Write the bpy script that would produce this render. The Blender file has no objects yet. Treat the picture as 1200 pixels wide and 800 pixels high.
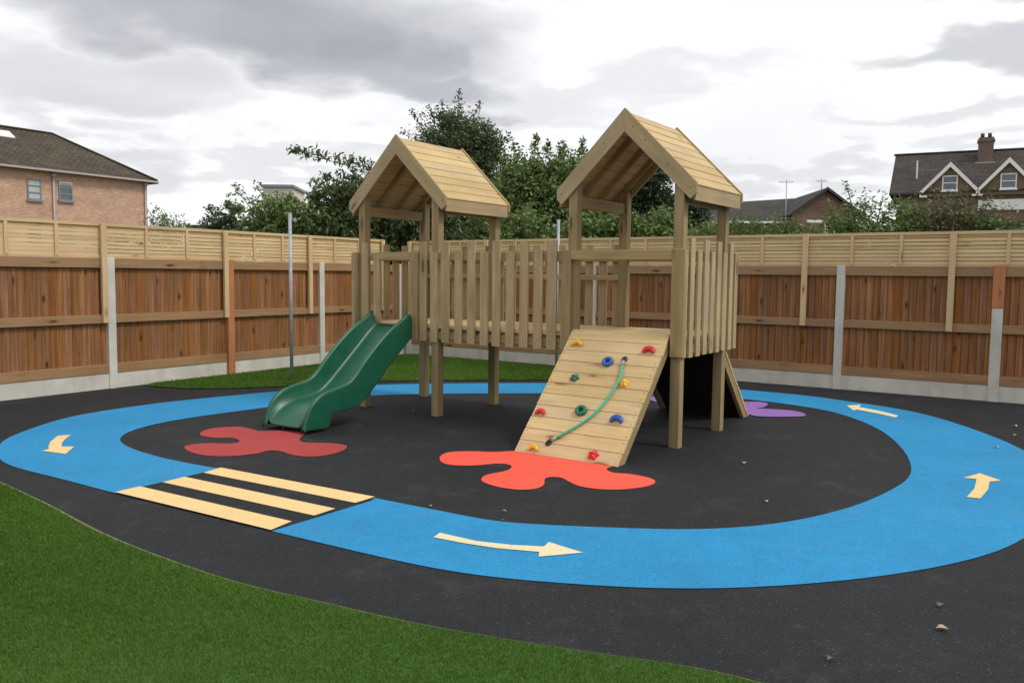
import bpy, math, random
import numpy as np
from mathutils import Vector, Matrix
from mathutils.geometry import tessellate_polygon
random.seed(7); rng = np.random.default_rng(7)
SC = bpy.context.scene; COL = SC.collection
R = math.radians
# ------------------------------------------------------------------ camera
cam = bpy.data.cameras.new('camera'); co = bpy.data.objects.new('camera', cam); COL.objects.link(co)
cam.sensor_width = 36; cam.lens = 979.02/1200*36; cam.clip_end = 2000; cam.clip_start = .05
co.location = (0, 0, 1.55)
PITCH, ROLL = .0797, .0100
co.matrix_world = Matrix.Translation((0, 0, 1.55)) @ Matrix.Rotation(math.pi/2-PITCH, 4, 'X') @ Matrix.Rotation(ROLL, 4, 'Z')
SC.camera = co
# ------------------------------------------------------------------ sky, sun, exposure
SUN = Vector((.75, -.40, 1.05)).normalized()
w = bpy.data.worlds.new('World'); SC.world = w; w.use_nodes = True
def world():
    nt = w.node_tree; nt.nodes.clear(); N = nt.nodes.new; L = nt.links.new
    def math_(op, a, b=None, c=None, clamp=False):
        n = N('ShaderNodeMath'); n.operation = op; n.use_clamp = clamp
        for i, x in enumerate((a, b, c)):
            if x is None: continue
            if isinstance(x, (int, float)): n.inputs[i].default_value = x
            else: L(x, n.inputs[i])
        return n.outputs[0]
    out = N('ShaderNodeOutputWorld'); bg = N('ShaderNodeBackground'); bg.inputs[1].default_value = .1
    L(bg.outputs[0], out.inputs[0])
    sky = N('ShaderNodeTexSky'); sky.sky_type = 'NISHITA'; sky.sun_disc = False
    sky.sun_elevation = math.asin(SUN.z); sky.sun_rotation = math.atan2(SUN.x, SUN.y)
    tc = N('ShaderNodeTexCoord'); sp = N('ShaderNodeSeparateXYZ'); L(tc.outputs['Generated'], sp.inputs[0])
    x, y, z = sp.outputs
    zz = math_('ADD', math_('MAXIMUM', z, 0), .16)
    cx = math_('DIVIDE', x, zz); cy = math_('DIVIDE', y, zz)
    cmb = N('ShaderNodeCombineXYZ'); L(cx, cmb.inputs[0]); L(cy, cmb.inputs[1])
    def noise(scale, det, rough, vec, w_=0.0):
        n = N('ShaderNodeTexNoise'); n.noise_dimensions = '4D'; n.inputs['W'].default_value = w_
        n.inputs['Scale'].default_value = scale; n.inputs['Detail'].default_value = det; n.inputs['Roughness'].default_value = rough
        L(vec, n.inputs['Vector']); return n.outputs['Fac']
    n1 = noise(.7, 5, .46, cmb.outputs[0], 3.1)
    n2 = noise(2.0, 5, .48, cmb.outputs[0], 8.4)
    ay = math_('MAXIMUM', math_('ABSOLUTE', y), .05)
    sx = math_('DIVIDE', x, ay); sz = math_('DIVIDE', z, ay)
    # ragged edges for the larger cloud banks
    wx = math_('MULTIPLY', math_('SUBTRACT', n2, .5), .34); wz = math_('MULTIPLY', math_('SUBTRACT', noise(3.0, 4, .5, cmb.outputs[0], 20.7), .5), .20)
    px = math_('ADD', sx, wx); pz = math_('ADD', sz, wz)
    dens = None
    #       centre azimuth, height, half length, half height, density, slope
    banks = [(-.30, .305, .28, .075, .95, -.16), (-.11, .235, .12, .035, .85, -.25), (-.33, .36, .36, .06, .8, 0), (.50, .262, .13, .020, .52, .03), (.60, .335, .08, .02, .5, .0),
             (.14, .235, .14, .02, .30, .10), (-.48, .22, .17, .045, .5, -.1), (.05, .20, .15, .03, .34, .1), (-.30, .125, .16, .02, .32, .0), (.50, .183, .13, .015, .34, 0),
             (-.50, .13, .10, .03, .42, 0), (.30, .12, .16, .02, .4, 0), (.30, .12, .1, .02, .2, 0)]
    for a, b, la, lb, d, s in banks:
        dx = math_('SUBTRACT', px, a); dz = math_('SUBTRACT', math_('SUBTRACT', pz, b), math_('MULTIPLY', dx, s))
        q = math_('ADD', math_('POWER', math_('ABSOLUTE', math_('DIVIDE', dx, la)), 2), math_('POWER', math_('ABSOLUTE', math_('DIVIDE', dz, lb)), 2))
        m = N('ShaderNodeMapRange'); m.interpolation_type = 'SMOOTHSTEP'; L(q, m.inputs[0])
        m.inputs[1].default_value = 2.1; m.inputs[2].default_value = .1; m.inputs[3].default_value = 0; m.inputs[4].default_value = d
        dens = m.outputs[0] if dens is None else math_('MAXIMUM', dens, m.outputs[0])
    # gentle overall mottling, stronger away from the bright part of the sky
    mr = N('ShaderNodeMapRange'); L(n1, mr.inputs[0]); mr.inputs[1].default_value = .46; mr.inputs[2].default_value = .72; mr.inputs[3].default_value = 0; mr.inputs[4].default_value = .20
    inner = N('ShaderNodeMapRange'); L(n2, inner.inputs[0]); inner.inputs[1].default_value = .35; inner.inputs[2].default_value = .7; inner.inputs[3].default_value = 1.08; inner.inputs[4].default_value = .80
    dens = math_('MULTIPLY', math_('MAXIMUM', dens, mr.outputs[0]), inner.outputs[0], clamp=True)
    cr = N('ShaderNodeValToRGB'); L(dens, cr.inputs[0]); e = cr.color_ramp.elements
    e[0].position = 0; e[0].color = (.98, .985, 1.0, 1); e[1].position = 1; e[1].color = (.355, .368, .41, 1)
    m1 = cr.color_ramp.elements.new(.35); m1.color = (.76, .768, .79, 1)
    sc = N('ShaderNodeVectorMath'); sc.operation = 'SCALE'; L(cr.outputs[0], sc.inputs[0]); sc.inputs['Scale'].default_value = 10.9
    mx = N('ShaderNodeMix'); mx.data_type = 'RGBA'; mx.inputs[0].default_value = .96
    L(sky.outputs[0], mx.inputs[6]); L(sc.outputs[0], mx.inputs[7]); L(mx.outputs[2], bg.inputs[0])
world()
sl = bpy.data.lights.new('sun', 'SUN'); sl.energy = 1.75; sl.angle = R(14); sl.color = (1, .96, .9)
so = bpy.data.objects.new('sun', sl); COL.objects.link(so); so.rotation_euler = (-SUN).to_track_quat('-Z', 'Y').to_euler()
SC.view_settings.view_transform = 'Standard'; SC.view_settings.look = 'None'; SC.view_settings.exposure = 0; SC.view_settings.gamma = 1
SC.view_settings.use_curve_mapping = False

# ------------------------------------------------------------------ materials
def new_mat(name):
    m = bpy.data.materials.new(name); m.use_nodes = True; nt = m.node_tree
    b = nt.nodes['Principled BSDF']; return m, nt, b
class NB:
    def __init__(s, nt): s.nt = nt
    def n(s, t, **k):
        x = s.nt.nodes.new(t)
        for a, v in k.items(): setattr(x, a, v)
        return x
    def l(s, a, b): s.nt.links.new(a, b)
    def math(s, op, a, b=None, c=None, clamp=False):
        n = s.n('ShaderNodeMath', operation=op); n.use_clamp = clamp
        for i, x in enumerate((a, b, c)):
            if x is None: continue
            if isinstance(x, (int, float)): n.inputs[i].default_value = x
            else: s.l(x, n.inputs[i])
        return n.outputs[0]
    def noise(s, vec, scale, det=4, rough=.5, w=None):
        n = s.n('ShaderNodeTexNoise'); n.inputs['Scale'].default_value = scale; n.inputs['Detail'].default_value = det; n.inputs['Roughness'].default_value = rough
        if vec is not None: s.l(vec, n.inputs['Vector'])
        return n.outputs['Fac']
    def vmul(s, v, k):
        n = s.n('ShaderNodeVectorMath', operation='MULTIPLY'); s.l(v, n.inputs[0]); n.inputs[1].default_value = k; return n.outputs[0]
    def mix(s, f, a, b, mode='MIX'):
        n = s.n('ShaderNodeMix', data_type='RGBA', blend_type=mode)
        for i, x in ((0, f), (6, a), (7, b)):
            if isinstance(x, (int, float)): n.inputs[i].default_value = x
            elif isinstance(x, tuple): n.inputs[i].default_value = (*x, 1) if len(x) == 3 else x
            else: s.l(x, n.inputs[i])
        return n.outputs[2]
    def rng(s, f, a, b, c=0., d=1., smooth=False):
        n = s.n('ShaderNodeMapRange'); n.interpolation_type = 'SMOOTHSTEP' if smooth else 'LINEAR'
        s.l(f, n.inputs[0])
        for i, x in enumerate((a, b, c, d)): n.inputs[i+1].default_value = x
        return n.outputs[0]
    def bump(s, b, h, st, dist=.01):
        n = s.n('ShaderNodeBump'); n.inputs['Strength'].default_value = st; n.inputs['Distance'].default_value = dist
        s.l(h, n.inputs['Height']); s.l(n.outputs[0], b.inputs['Normal'])
    def hsv(s, col, h=None, sa=None, v=None):
        n = s.n('ShaderNodeHueSaturation'); s.l(col, n.inputs['Color'])
        for i, x in (('Hue', h), ('Saturation', sa), ('Value', v)):
            if x is None: continue
            if isinstance(x, (int, float)): n.inputs[i].default_value = x
            else: s.l(x, n.inputs[i])
        return n.outputs[0]

def wood(name, light, dark, knot=(.12, .06, .03), var=.35, knots=.6, stain=None, rough=.72, grain=.5, kscale=(2.4, 8.5, 1)):
    m, nt, b = new_mat(name); k = NB(nt)
    uv = k.n('ShaderNodeUVMap').outputs[0]
    isl = k.n('ShaderNodeNewGeometry').outputs['Random Per Island']
    off = k.n('ShaderNodeCombineXYZ'); k.l(k.math('MULTIPLY', isl, 91.7), off.inputs[0]); k.l(k.math('MULTIPLY', isl, 53.3), off.inputs[1])
    ad = k.n('ShaderNodeVectorMath', operation='ADD'); k.l(uv, ad.inputs[0]); k.l(off.outputs[0], ad.inputs[1]); P = ad.outputs[0]
    # knots first, they bend the grain round them
    vo = k.n('ShaderNodeTexVoronoi'); vo.inputs['Scale'].default_value = 1; vo.inputs['Randomness'].default_value = 1
    k.l(k.vmul(P, kscale), vo.inputs['Vector'])
    kd = vo.outputs['Distance']; kc = k.n('ShaderNodeSeparateColor'); k.l(vo.outputs['Color'], kc.inputs[0])
    size = k.rng(kc.outputs[0], 1-knots, 1, 0., .17)
    kn = k.rng(k.math('SUBTRACT', kd, size), -.03, .03, 1, 0, True)
    halo = k.rng(k.math('SUBTRACT', kd, size), .0, .22, 1, 0, True)
    halo = k.math('MULTIPLY', halo, k.rng(size, 0, .05))
    warp = k.math('MULTIPLY', halo, .35)
    wv = k.n('ShaderNodeCombineXYZ'); k.l(warp, wv.inputs[1])
    ad2 = k.n('ShaderNodeVectorMath', operation='ADD'); k.l(k.vmul(P, (1.1, 22, 1)), ad2.inputs[0]); k.l(wv.outputs[0], ad2.inputs[1])
    g1 = k.noise(ad2.outputs[0], 1.0, 5, .62)
    g2 = k.noise(k.vmul(P, (3, 160, 1)), 1.0, 3, .6)
    g3 = k.noise(k.vmul(P, (1.6, 9, 1)), 1.0, 3, .55)
    f = k.math('ADD', k.math('MULTIPLY', k.rng(g1, .3, .7), .75), k.math('MULTIPLY', k.rng(g2, .3, .7), .25))
    col = k.mix(k.math('MULTIPLY', f, grain*1.9, clamp=True), light, dark)
    if stain: col = k.mix(k.math('MULTIPLY', k.rng(g3, .42, .68), .8), col, stain)
    v = k.rng(isl, 0, 1, 1-var/2, 1+var/2)
    hue = k.rng(k.math('FRACT', k.math('MULTIPLY', isl, 17.3)), 0, 1, .497, .506)
    sat = k.rng(k.math('FRACT', k.math('MULTIPLY', isl, 7.9)), 0, 1, .92, 1.1)
    col = k.hsv(col, hue, sat, v)
    col = k.mix(k.math('MULTIPLY', halo, .25), col, knot)
    col = k.mix(k.math('MULTIPLY', kn, .85), col, knot)
    obn = k.noise(k.n('ShaderNodeTexCoord').outputs['Object'], 1.7, 3)
    col = k.hsv(col, v=k.rng(obn, .3, .7, .9, 1.08))
    k.l(col, b.inputs['Base Color']); b.inputs['Roughness'].default_value = rough; b.inputs['Specular IOR Level'].default_value = .25
    k.bump(b, k.math('ADD', g1, k.math('MULTIPLY', g2, .5)), .35, .003)
    return m
def srgb(r, g, b):
    f = lambda c: ((c/255+.055)/1.055)**2.4 if c > 10 else c/255/12.92
    return (f(r), f(g), f(b))
M = {}
M['frame'] = wood('treated_pine', (.45, .335, .165), (.25, .175, .08), knot=(.12, .065, .03), stain=(.24, .205, .10), var=.34, knots=.9, kscale=(2.0, 7.5, 1))
M['picket'] = wood('picket_pine', (.60, .46, .25), (.34, .245, .12), knot=(.13, .07, .03), stain=(.33, .27, .14), var=.38, knots=.85, kscale=(2.0, 7.5, 1))
M['ramp'] = wood('ramp_pine', (.66, .49, .27), (.50, .345, .17), knot=(.22, .11, .045), var=.18, knots=1.0, kscale=(1.8, 7, 1))
M['roof'] = wood('roof_pine', (.60, .45, .24), (.45, .315, .155), knot=(.2, .10, .04), var=.2)
M['barge'] = wood('barge_pine', (.50, .375, .205), (.35, .245, .125), knot=(.16, .09, .04), var=.15, stain=(.33, .26, .14))
M['dip'] = wood('dip_treated_board', (.40, .172, .064), (.165, .068, .025), knot=(.045, .018, .009), var=.36, knots=1.0, grain=.62, kscale=(3.6, 7.5, 1))
M['rail'] = wood('dip_treated_rail', (.41, .245, .120), (.25, .142, .064), knot=(.06, .022, .012), var=.2, knots=.7)
M['orange'] = wood('orange_timber', (.52, .215, .085), (.40, .15, .055), knot=(.15, .05, .02), var=.1, knots=.4)
M['pale'] = wood('pale_slat', (.72, .52, .28), (.53, .365, .18), knot=(.2, .10, .04), var=.22, knots=.5)
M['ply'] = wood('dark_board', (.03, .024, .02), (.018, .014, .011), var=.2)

def concrete():
    m, nt, b = new_mat('concrete'); k = NB(nt); P = k.n('ShaderNodeTexCoord').outputs['Object']
    a = k.noise(P, 2.2, 6, .6); c = k.noise(P, 55, 4, .7); st = k.noise(k.vmul(P, (5, 5, .8)), 1, 4, .6)
    col = k.mix(k.rng(a, .3, .7), (.50, .48, .42), (.68, .655, .58)); col = k.mix(k.math('MULTIPLY', k.rng(c, .45, .75), .35), col, (.30, .29, .26))
    col = k.mix(k.math('MULTIPLY', k.rng(st, .52, .72), .4), col, (.27, .25, .19))
    k.l(col, b.inputs['Base Color']); b.inputs['Roughness'].default_value = .85; k.bump(b, c, .5, .004); return m
M['concrete'] = concrete()

def rubber(name, c1, c2, fleck, famt, scale=260, rough=.78, wear=.17):
    m, nt, b = new_mat(name); k = NB(nt); P = k.n('ShaderNodeNewGeometry').outputs['Position']
    vo = k.n('ShaderNodeTexVoronoi'); vo.inputs['Scale'].default_value = scale; k.l(P, vo.inputs['Vector'])
    sc = k.n('ShaderNodeSeparateColor'); k.l(vo.outputs['Color'], sc.inputs[0])
    col = k.mix(k.math('POWER', sc.outputs[0], 2), c1, c2)
    col = k.mix(k.math('MULTIPLY', k.math('GREATER_THAN', sc.outputs[1], 1-famt), .8), col, fleck)
    a = k.noise(P, .9, 5, .6); b2 = k.noise(P, 7, 4, .6)
    col = k.hsv(col, v=k.rng(a, .3, .7, 1-wear, 1+wear)); col = k.hsv(col, v=k.rng(b2, .3, .7, 1-wear*.7, 1+wear*.7))
    # dusty scuffs
    d = k.math('MULTIPLY', k.rng(k.noise(P, 2.3, 8, .7), .54, .78), .14)
    col = k.mix(d, col, (.20, .19, .17))
    k.l(col, b.inputs['Base Color']); b.inputs['Roughness'].default_value = rough; b.inputs['Specular IOR Level'].default_value = .28
    k.bump(b, k.math('ADD', vo.outputs['Distance'], k.noise(P, scale*.45, 2)), .6, .0035); return m
M['black'] = rubber('black_wetpour_rubber', (.0085, .0095, .0115), (.024, .026, .030), (.10, .10, .098), .008, 190)
M['blue'] = rubber('blue_wetpour_rubber', (.014, .215, .44), (.026, .29, .56), (.02, .09, .18), .035, 190, wear=.09)
M['cream'] = rubber('cream_wetpour_rubber', (.77, .54, .235), (.84, .62, .31), (.5, .35, .16), .04, 190, wear=.05)
M['cream_pale'] = rubber('pale_cream_wetpour_rubber', (.72, .62, .38), (.80, .70, .46), (.5, .42, .25), .04, 190, wear=.05)
M['orange_r'] = rubber('orange_wetpour_rubber', (.80, .085, .050), (.90, .135, .085), (.5, .05, .03), .03, 190, wear=.05)
M['red_r'] = rubber('red_wetpour_rubber', (.36, .042, .042), (.42, .062, .058), (.25, .04, .04), .03, 190, wear=.07)
M['purple_r'] = rubber('purple_wetpour_rubber', (.25, .12, .38), (.30, .16, .45), (.18, .09, .28), .03, 190, wear=.06)

def simple(name, col, rough=.5, metal=0., spec=.5, nz=.12, ns=6, bump=0):
    m, nt, b = new_mat(name); k = NB(nt); P = k.n('ShaderNodeTexCoord').outputs['Object']
    a = k.noise(P, ns, 4, .6); c = k.hsv(k.mix(0., col, col), v=k.rng(a, .3, .7, 1-nz, 1+nz))
    k.l(c, b.inputs['Base Color']); b.inputs['Roughness'].default_value = rough; b.inputs['Metallic'].default_value = metal; b.inputs['Specular IOR Level'].default_value = spec
    k.l(k.rng(a, .3, .7, rough*.85, min(1, rough*1.15)), b.inputs['Roughness'])
    if bump: k.bump(b, k.noise(P, ns*8, 3), bump, .003)
    return m
M['green_plastic'] = simple('green_plastic', (.008, .092, .050), .36, nz=.10, ns=5, bump=.10)
M['galv'] = simple('galvanised_steel', (.36, .38, .40), .55, .35, nz=.2, ns=20)
M['screw'] = simple('weathered_screw', (.07, .06, .045), .5, .5)
M['dark_metal'] = simple('dark_metal', (.05, .05, .05), .4, .6)
M['white_paint'] = simple('white_paint', (.78, .77, .74), .5, nz=.05)
M['black_paint'] = simple('black_paint', (.02, .02, .022), .4)
M['gutter'] = simple('grey_gutter', (.42, .36, .34), .45, nz=.05)
M['win_grey'] = simple('grey_window_frame', (.20, .22, .23), .5, nz=.05)
M['render'] = simple('tan_render', (.17, .115, .075), .9, nz=.16, ns=1.5, bump=.3)
M['pale_render'] = simple('pale_render', (.62, .58, .50), .9, nz=.06, ns=1.5)
M['glass'] = simple('window_glass', (.07, .10, .12), .08, spec=.9, nz=.2, ns=1)
M['blind'] = simple('pale_blind', (.45, .48, .47), .6, nz=.1, ns=2)
for n_, c_ in (('yellow', (.78, .42, .03)), ('red', (.62, .02, .03)), ('blue', (.02, .10, .36)), ('green', (.01, .14, .08))):
    M['hold_'+n_] = simple('hold_'+n_, c_, .42, nz=.12, ns=30, bump=.25)
M['dead_leaf'] = simple('dead_leaf', (.42, .33, .19), .7, nz=.3, ns=40)
M['dead_leaf_dark'] = simple('brown_leaf', (.14, .10, .06), .7, nz=.3, ns=40)
M['bark'] = simple('bark', (.085, .065, .045), .9, nz=.3, ns=9, bump=.6)

def ropemat():
    m, nt, b = new_mat('green_rope'); k = NB(nt); uv = k.n('ShaderNodeUVMap').outputs[0]
    wv = k.n('ShaderNodeTexWave'); wv.wave_type = 'BANDS'; wv.bands_direction = 'DIAGONAL'; wv.inputs['Scale'].default_value = 30; k.l(uv, wv.inputs['Vector'])
    col = k.mix(wv.outputs['Fac'], (.02, .36, .20), (.09, .58, .38)); k.l(col, b.inputs['Base Color']); b.inputs['Roughness'].default_value = .6
    k.bump(b, wv.outputs['Fac'], .8, .003); return m
M['rope'] = ropemat()

def brick(name, c1, c2, mortar, scale=1.):
    m, nt, b = new_mat(name); k = NB(nt); uv = k.n('ShaderNodeUVMap').outputs[0]
    t = k.n('ShaderNodeTexBrick'); t.inputs['Scale'].default_value = 1; t.inputs['Brick Width'].default_value = .225; t.inputs['Row Height'].default_value = .075
    t.inputs['Mortar Size'].default_value = .009; t.inputs['Color1'].default_value = (*c1, 1); t.inputs['Color2'].default_value = (*c2, 1); t.inputs['Mortar'].default_value = (*mortar, 1); t.inputs['Bias'].default_value = -.2
    k.l(uv, t.inputs['Vector'])
    a = k.noise(k.vmul(uv, (.8, 1.6, 1)), 1, 5, .65); c = k.noise(k.vmul(uv, (4.5, 13, 1)), 1, 2, .6)
    col = k.hsv(t.outputs[0], v=k.rng(a, .3, .7, .82, 1.15)); col = k.hsv(col, v=k.rng(c, .3, .7, .84, 1.14))
    k.l(col, b.inputs['Base Color']); b.inputs['Roughness'].default_value = .9; k.bump(b, t.outputs['Fac'], -.3, .01); return m
M['brick_pink'] = brick('pink_brick', (.50, .27, .165), (.60, .36, .235), (.50, .42, .33))
M['brick_brown'] = brick('brown_brick', (.19, .10, .065), (.26, .145, .09), (.24, .19, .15))
M['brick_red'] = brick('red_brick', (.115, .072, .052), (.17, .105, .075), (.22, .17, .14))
def tiles(name, c1, c2, moss, w_=.30, h_=.19):
    m, nt, b = new_mat(name); k = NB(nt); uv = k.n('ShaderNodeUVMap').outputs[0]
    t = k.n('ShaderNodeTexBrick'); t.inputs['Scale'].default_value = 1; t.inputs['Brick Width'].default_value = w_; t.inputs['Row Height'].default_value = h_
    t.inputs['Mortar Size'].default_value = .018; t.inputs['Color1'].default_value = (*c1, 1); t.inputs['Color2'].default_value = (*c2, 1); t.inputs['Mortar'].default_value = (c1[0]*.35, c1[1]*.35, c1[2]*.35, 1)
    k.l(uv, t.inputs['Vector'])
    a = k.noise(k.vmul(uv, (.5, .8, 1)), 1, 6, .7); c = k.noise(k.vmul(uv, (3.3, 5.2, 1)), 1, 3, .6)
    col = k.mix(k.math('MULTIPLY', k.rng(a, .48, .72), .7), t.outputs[0], moss); col = k.hsv(col, v=k.rng(c, .3, .7, .75, 1.25))
    k.l(col, b.inputs['Base Color']); b.inputs['Roughness'].default_value = .85; b.inputs['Specular IOR Level'].default_value = .2; k.bump(b, t.outputs['Fac'], -.6, .02); return m
M['tile_brown'] = tiles('brown_roof_tile', (.065, .052, .040), (.095, .076, .055), (.115, .095, .05))
M['tile_dark'] = tiles('dark_roof_tile', (.055, .047, .043), (.095, .078, .070), (.10, .09, .075), .17, .12)
M['tile_slate'] = tiles('grey_slate', (.048, .045, .042), (.065, .06, .055), (.085, .078, .06), .25, .2)

def leafmat(name, c1, c2, tr=.25, rough=.45):
    m, nt, b = new_mat(name); k = NB(nt)
    at = k.n('ShaderNodeAttribute', attribute_name='tone').outputs['Fac']
    isl = k.n('ShaderNodeNewGeometry').outputs['Random Per Island']
    f = k.math('ADD', k.math('MULTIPLY', at, .55), k.math('MULTIPLY', isl, .45))
    col = k.mix(f, c1, c2); k.l(col, b.inputs['Base Color']); b.inputs['Roughness'].default_value = rough; b.inputs['Specular IOR Level'].default_value = .4
    t = k.n('ShaderNodeBsdfTranslucent'); k.l(k.hsv(col, v=1.3), t.inputs[0])
    mx = k.n('ShaderNodeMixShader'); mx.inputs[0].default_value = tr
    out = nt.nodes['Material Output']; k.l(b.outputs[0], mx.inputs[1]); k.l(t.outputs[0], mx.inputs[2]); k.l(mx.outputs[0], out.inputs[0])
    return m
M['leaf_dark'] = leafmat('dark_olive_leaf', (.034, .055, .020), (.145, .185, .075))
M['leaf_mid'] = leafmat('mid_green_leaf', (.055, .10, .028), (.23, .31, .095))
M['leaf_laurel'] = leafmat('laurel_leaf', (.032, .060, .020), (.16, .205, .075), rough=.35)
M['leaf_bright'] = leafmat('bright_green_leaf', (.06, .10, .026), (.19, .245, .07))
M['leaf_brown'] = leafmat('brownish_green_leaf', (.06, .068, .030), (.20, .195, .085))
M['leaf_ivy'] = leafmat('ivy_leaf', (.028, .060, .018), (.11, .18, .05))
M['leaf_black'] = leafmat('very_dark_leaf', (.022, .038, .018), (.075, .105, .045))
M['turf'] = leafmat('turf_blade', (.034, .096, .010), (.14, .235, .034), tr=.2, rough=.8)
M['turf'].node_tree.nodes['Principled BSDF'].inputs['Specular IOR Level'].default_value = .12
def turfbase():
    m, nt, b = new_mat('turf_base'); k = NB(nt); P = k.n('ShaderNodeNewGeometry').outputs['Position']
    a = k.noise(P, 90, 4, .7); c = k.noise(P, 1.5, 5, .6)
    col = k.mix(k.rng(a, .35, .7), (.022, .075, .005), (.055, .15, .010)); col = k.hsv(col, v=k.rng(c, .3, .7, .9, 1.12))
    k.l(col, b.inputs['Base Color']); b.inputs['Roughness'].default_value = .9; k.bump(b, a, .8, .01); return m
M['turf_base'] = turfbase()
M['turf_edge'] = simple('turf_backing_edge', (.15, .18, .07), .9, nz=.3, ns=30)
def earth():
    m, nt, b = new_mat('rough_ground'); k = NB(nt); P = k.n('ShaderNodeNewGeometry').outputs['Position']
    a = k.noise(P, .4, 8, .65); c = k.noise(P, 9, 5, .7)
    col = k.mix(k.rng(a, .35, .65), (.05, .075, .025), (.10, .085, .05)); col = k.hsv(col, v=k.rng(c, .3, .7, .7, 1.25))
    k.l(col, b.inputs['Base Color']); b.inputs['Roughness'].default_value = .95; return m
M['earth'] = earth()

# ------------------------------------------------------------------ mesh helpers
class MB:
    def __init__(s): s.v = []; s.f = []; s.uv = []; s.sm = []; s.mi = []; s.cur = 0
    def add(s, vs, fs, uvs, smooth=False):
        o = len(s.v); s.v += [tuple(p) for p in vs]
        for f, u in zip(fs, uvs): s.f.append([o+i for i in f]); s.uv.append(u); s.sm.append(smooth); s.mi.append(s.cur)
        return s
    def box(s, x0, x1, y0, y1, z0, z1, X=None, wall=False):
        lo, hi = (x0, y0, z0), (x1, y1, z1); d = [abs(hi[i]-lo[i]) for i in range(3)]
        vs = [Vector((hi[0] if i & 1 else lo[0], hi[1] if i & 2 else lo[1], hi[2] if i & 4 else lo[2])) for i in range(8)]
        fs = [((0, 2, 3, 1), 2), ((4, 5, 7, 6), 2), ((0, 1, 5, 4), 1), ((2, 6, 7, 3), 1), ((0, 4, 6, 2), 0), ((1, 3, 7, 5), 0)]
        la = max(range(3), key=lambda i: d[i]); uvs = []
        for f, nx in fs:
            ax = [i for i in range(3) if i != nx]
            if wall: a, b = (ax[0], 2) if nx != 2 else (0, 1)
            elif la in ax: a = la; b = [i for i in ax if i != la][0]
            else: a, b = ax
            k = .0 if wall else nx*.37
            uvs.append([(vs[i][a], vs[i][b]+k) for i in f])
        if X is not None: vs = [X @ p for p in vs]
        return s.add(vs, [f for f, _ in fs], uvs)
    def screw(s, p, n, r=.0055, X=None):
        p, n = Vector(p), Vector(n)
        if X is not None: q = X @ p; n = (X.to_3x3() @ n); p = q
        s.cur = 1; s.tube([p-n*.002, p+n*.0012], r, 8); s.cur = 0; return s
    def bar(s, p0, p1, w, t, up=(0, 0, 1)):
        p0, p1 = Vector(p0), Vector(p1); d = p1-p0; L = d.length; d.normalize(); up = Vector(up)
        y = up.cross(d).normalized(); z = d.cross(y)
        X = Matrix((( d.x, y.x, z.x, p0.x), (d.y, y.y, z.y, p0.y), (d.z, y.z, z.z, p0.z), (0, 0, 0, 1)))
        return s.box(0, L, -w/2, w/2, -t/2, t/2, X)
    def tube(s, pts, r, n=8, caps=True):
        pts = [Vector(p) for p in pts]; rs = r if isinstance(r, (list, tuple)) else [r]*len(pts)
        ref = Vector((.3, .2, 1)).normalized(); vs = []; U = 0; us = []
        for i, p in enumerate(pts):
            d = (pts[min(i+1, len(pts)-1)]-pts[max(i-1, 0)]).normalized()
            a = d.cross(ref)
            if a.length < .05: a = d.cross(Vector((1, 0, 0)))
            a.normalize(); b = d.cross(a)
            if i: U += (p-pts[i-1]).length
            us.append(U)
            for j in range(n):
                t = 2*math.pi*j/n; vs.append(p+(a*math.cos(t)+b*math.sin(t))*rs[i])
        fs = []; uv = []
        for i in range(len(pts)-1):
            for j in range(n):
                k = (j+1) % n; fs.append((i*n+j, i*n+k, (i+1)*n+k, (i+1)*n+j))
                uv.append([(us[i], j/n*.1), (us[i], (j+1)/n*.1), (us[i+1], (j+1)/n*.1), (us[i+1], j/n*.1)])
        if caps:
            fs += [tuple(range(n))[::-1], tuple(range((len(pts)-1)*n, len(pts)*n))]; uv += [[(0, 0)]*n]*2
        return s.add(vs, fs, uv, True)
    def prism(s, poly, axis, a0, a1, along=None):
        # poly: 2-d outline; axis 1: outline in (x,z) extruded in y; axis 2: (x,y) extruded in z; axis 0: (y,z) extruded in x
        def P(p, a): return {0: (a, p[0], p[1]), 1: (p[0], a, p[1]), 2: (p[0], p[1], a)}[axis]
        n = len(poly); vs = [P(p, a0) for p in poly]+[P(p, a1) for p in poly]
        along = Vector(along) if along else Vector((1, 0)); nr = Vector((-along.y, along.x))
        U = lambda p: (Vector(p).dot(along), Vector(p).dot(nr))
        tri = tessellate_polygon([[Vector((p[0], p[1], 0)) for p in poly]])
        fs = [tuple(t) for t in tri]+[tuple(i+n for i in t[::-1]) for t in tri]; uv = [[U(poly[i]) for i in t] for t in tri]+[[U(poly[i]) for i in t[::-1]] for t in tri]
        for i in range(n):
            j = (i+1) % n; fs.append((i, j, j+n, i+n)); l = (Vector(poly[j])-Vector(poly[i])).length
            uv.append([(0, 0), (l, 0), (l, a1-a0), (0, a1-a0)])
        return s.add(vs, fs, uv)
    def sheet(s, poly, z):
        vs = [(p[0], p[1], z) for p in poly]; tri = tessellate_polygon([[Vector((p[0], p[1], 0)) for p in poly]])
        a, b, c = [Vector(vs[i]) for i in tri[0]]
        flip = (b-a).cross(c-a).z < 0
        fs = [tuple(t[::-1] if flip else t) for t in tri]
        return s.add(vs, fs, [[(vs[i][0], vs[i][1]) for i in f] for f in fs])
    def quadp(s, pts, u=None):
        # planar polygon in 3-D with metre UVs: u = direction of U
        p = [Vector(q) for q in pts]; n = (p[1]-p[0]).cross(p[2]-p[0]).normalized(); u = Vector(u or (p[1]-p[0])).normalized(); v = n.cross(u)
        return s.add(p, [tuple(range(len(p)))], [[((q).dot(u), (q).dot(v)) for q in p]])
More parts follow.
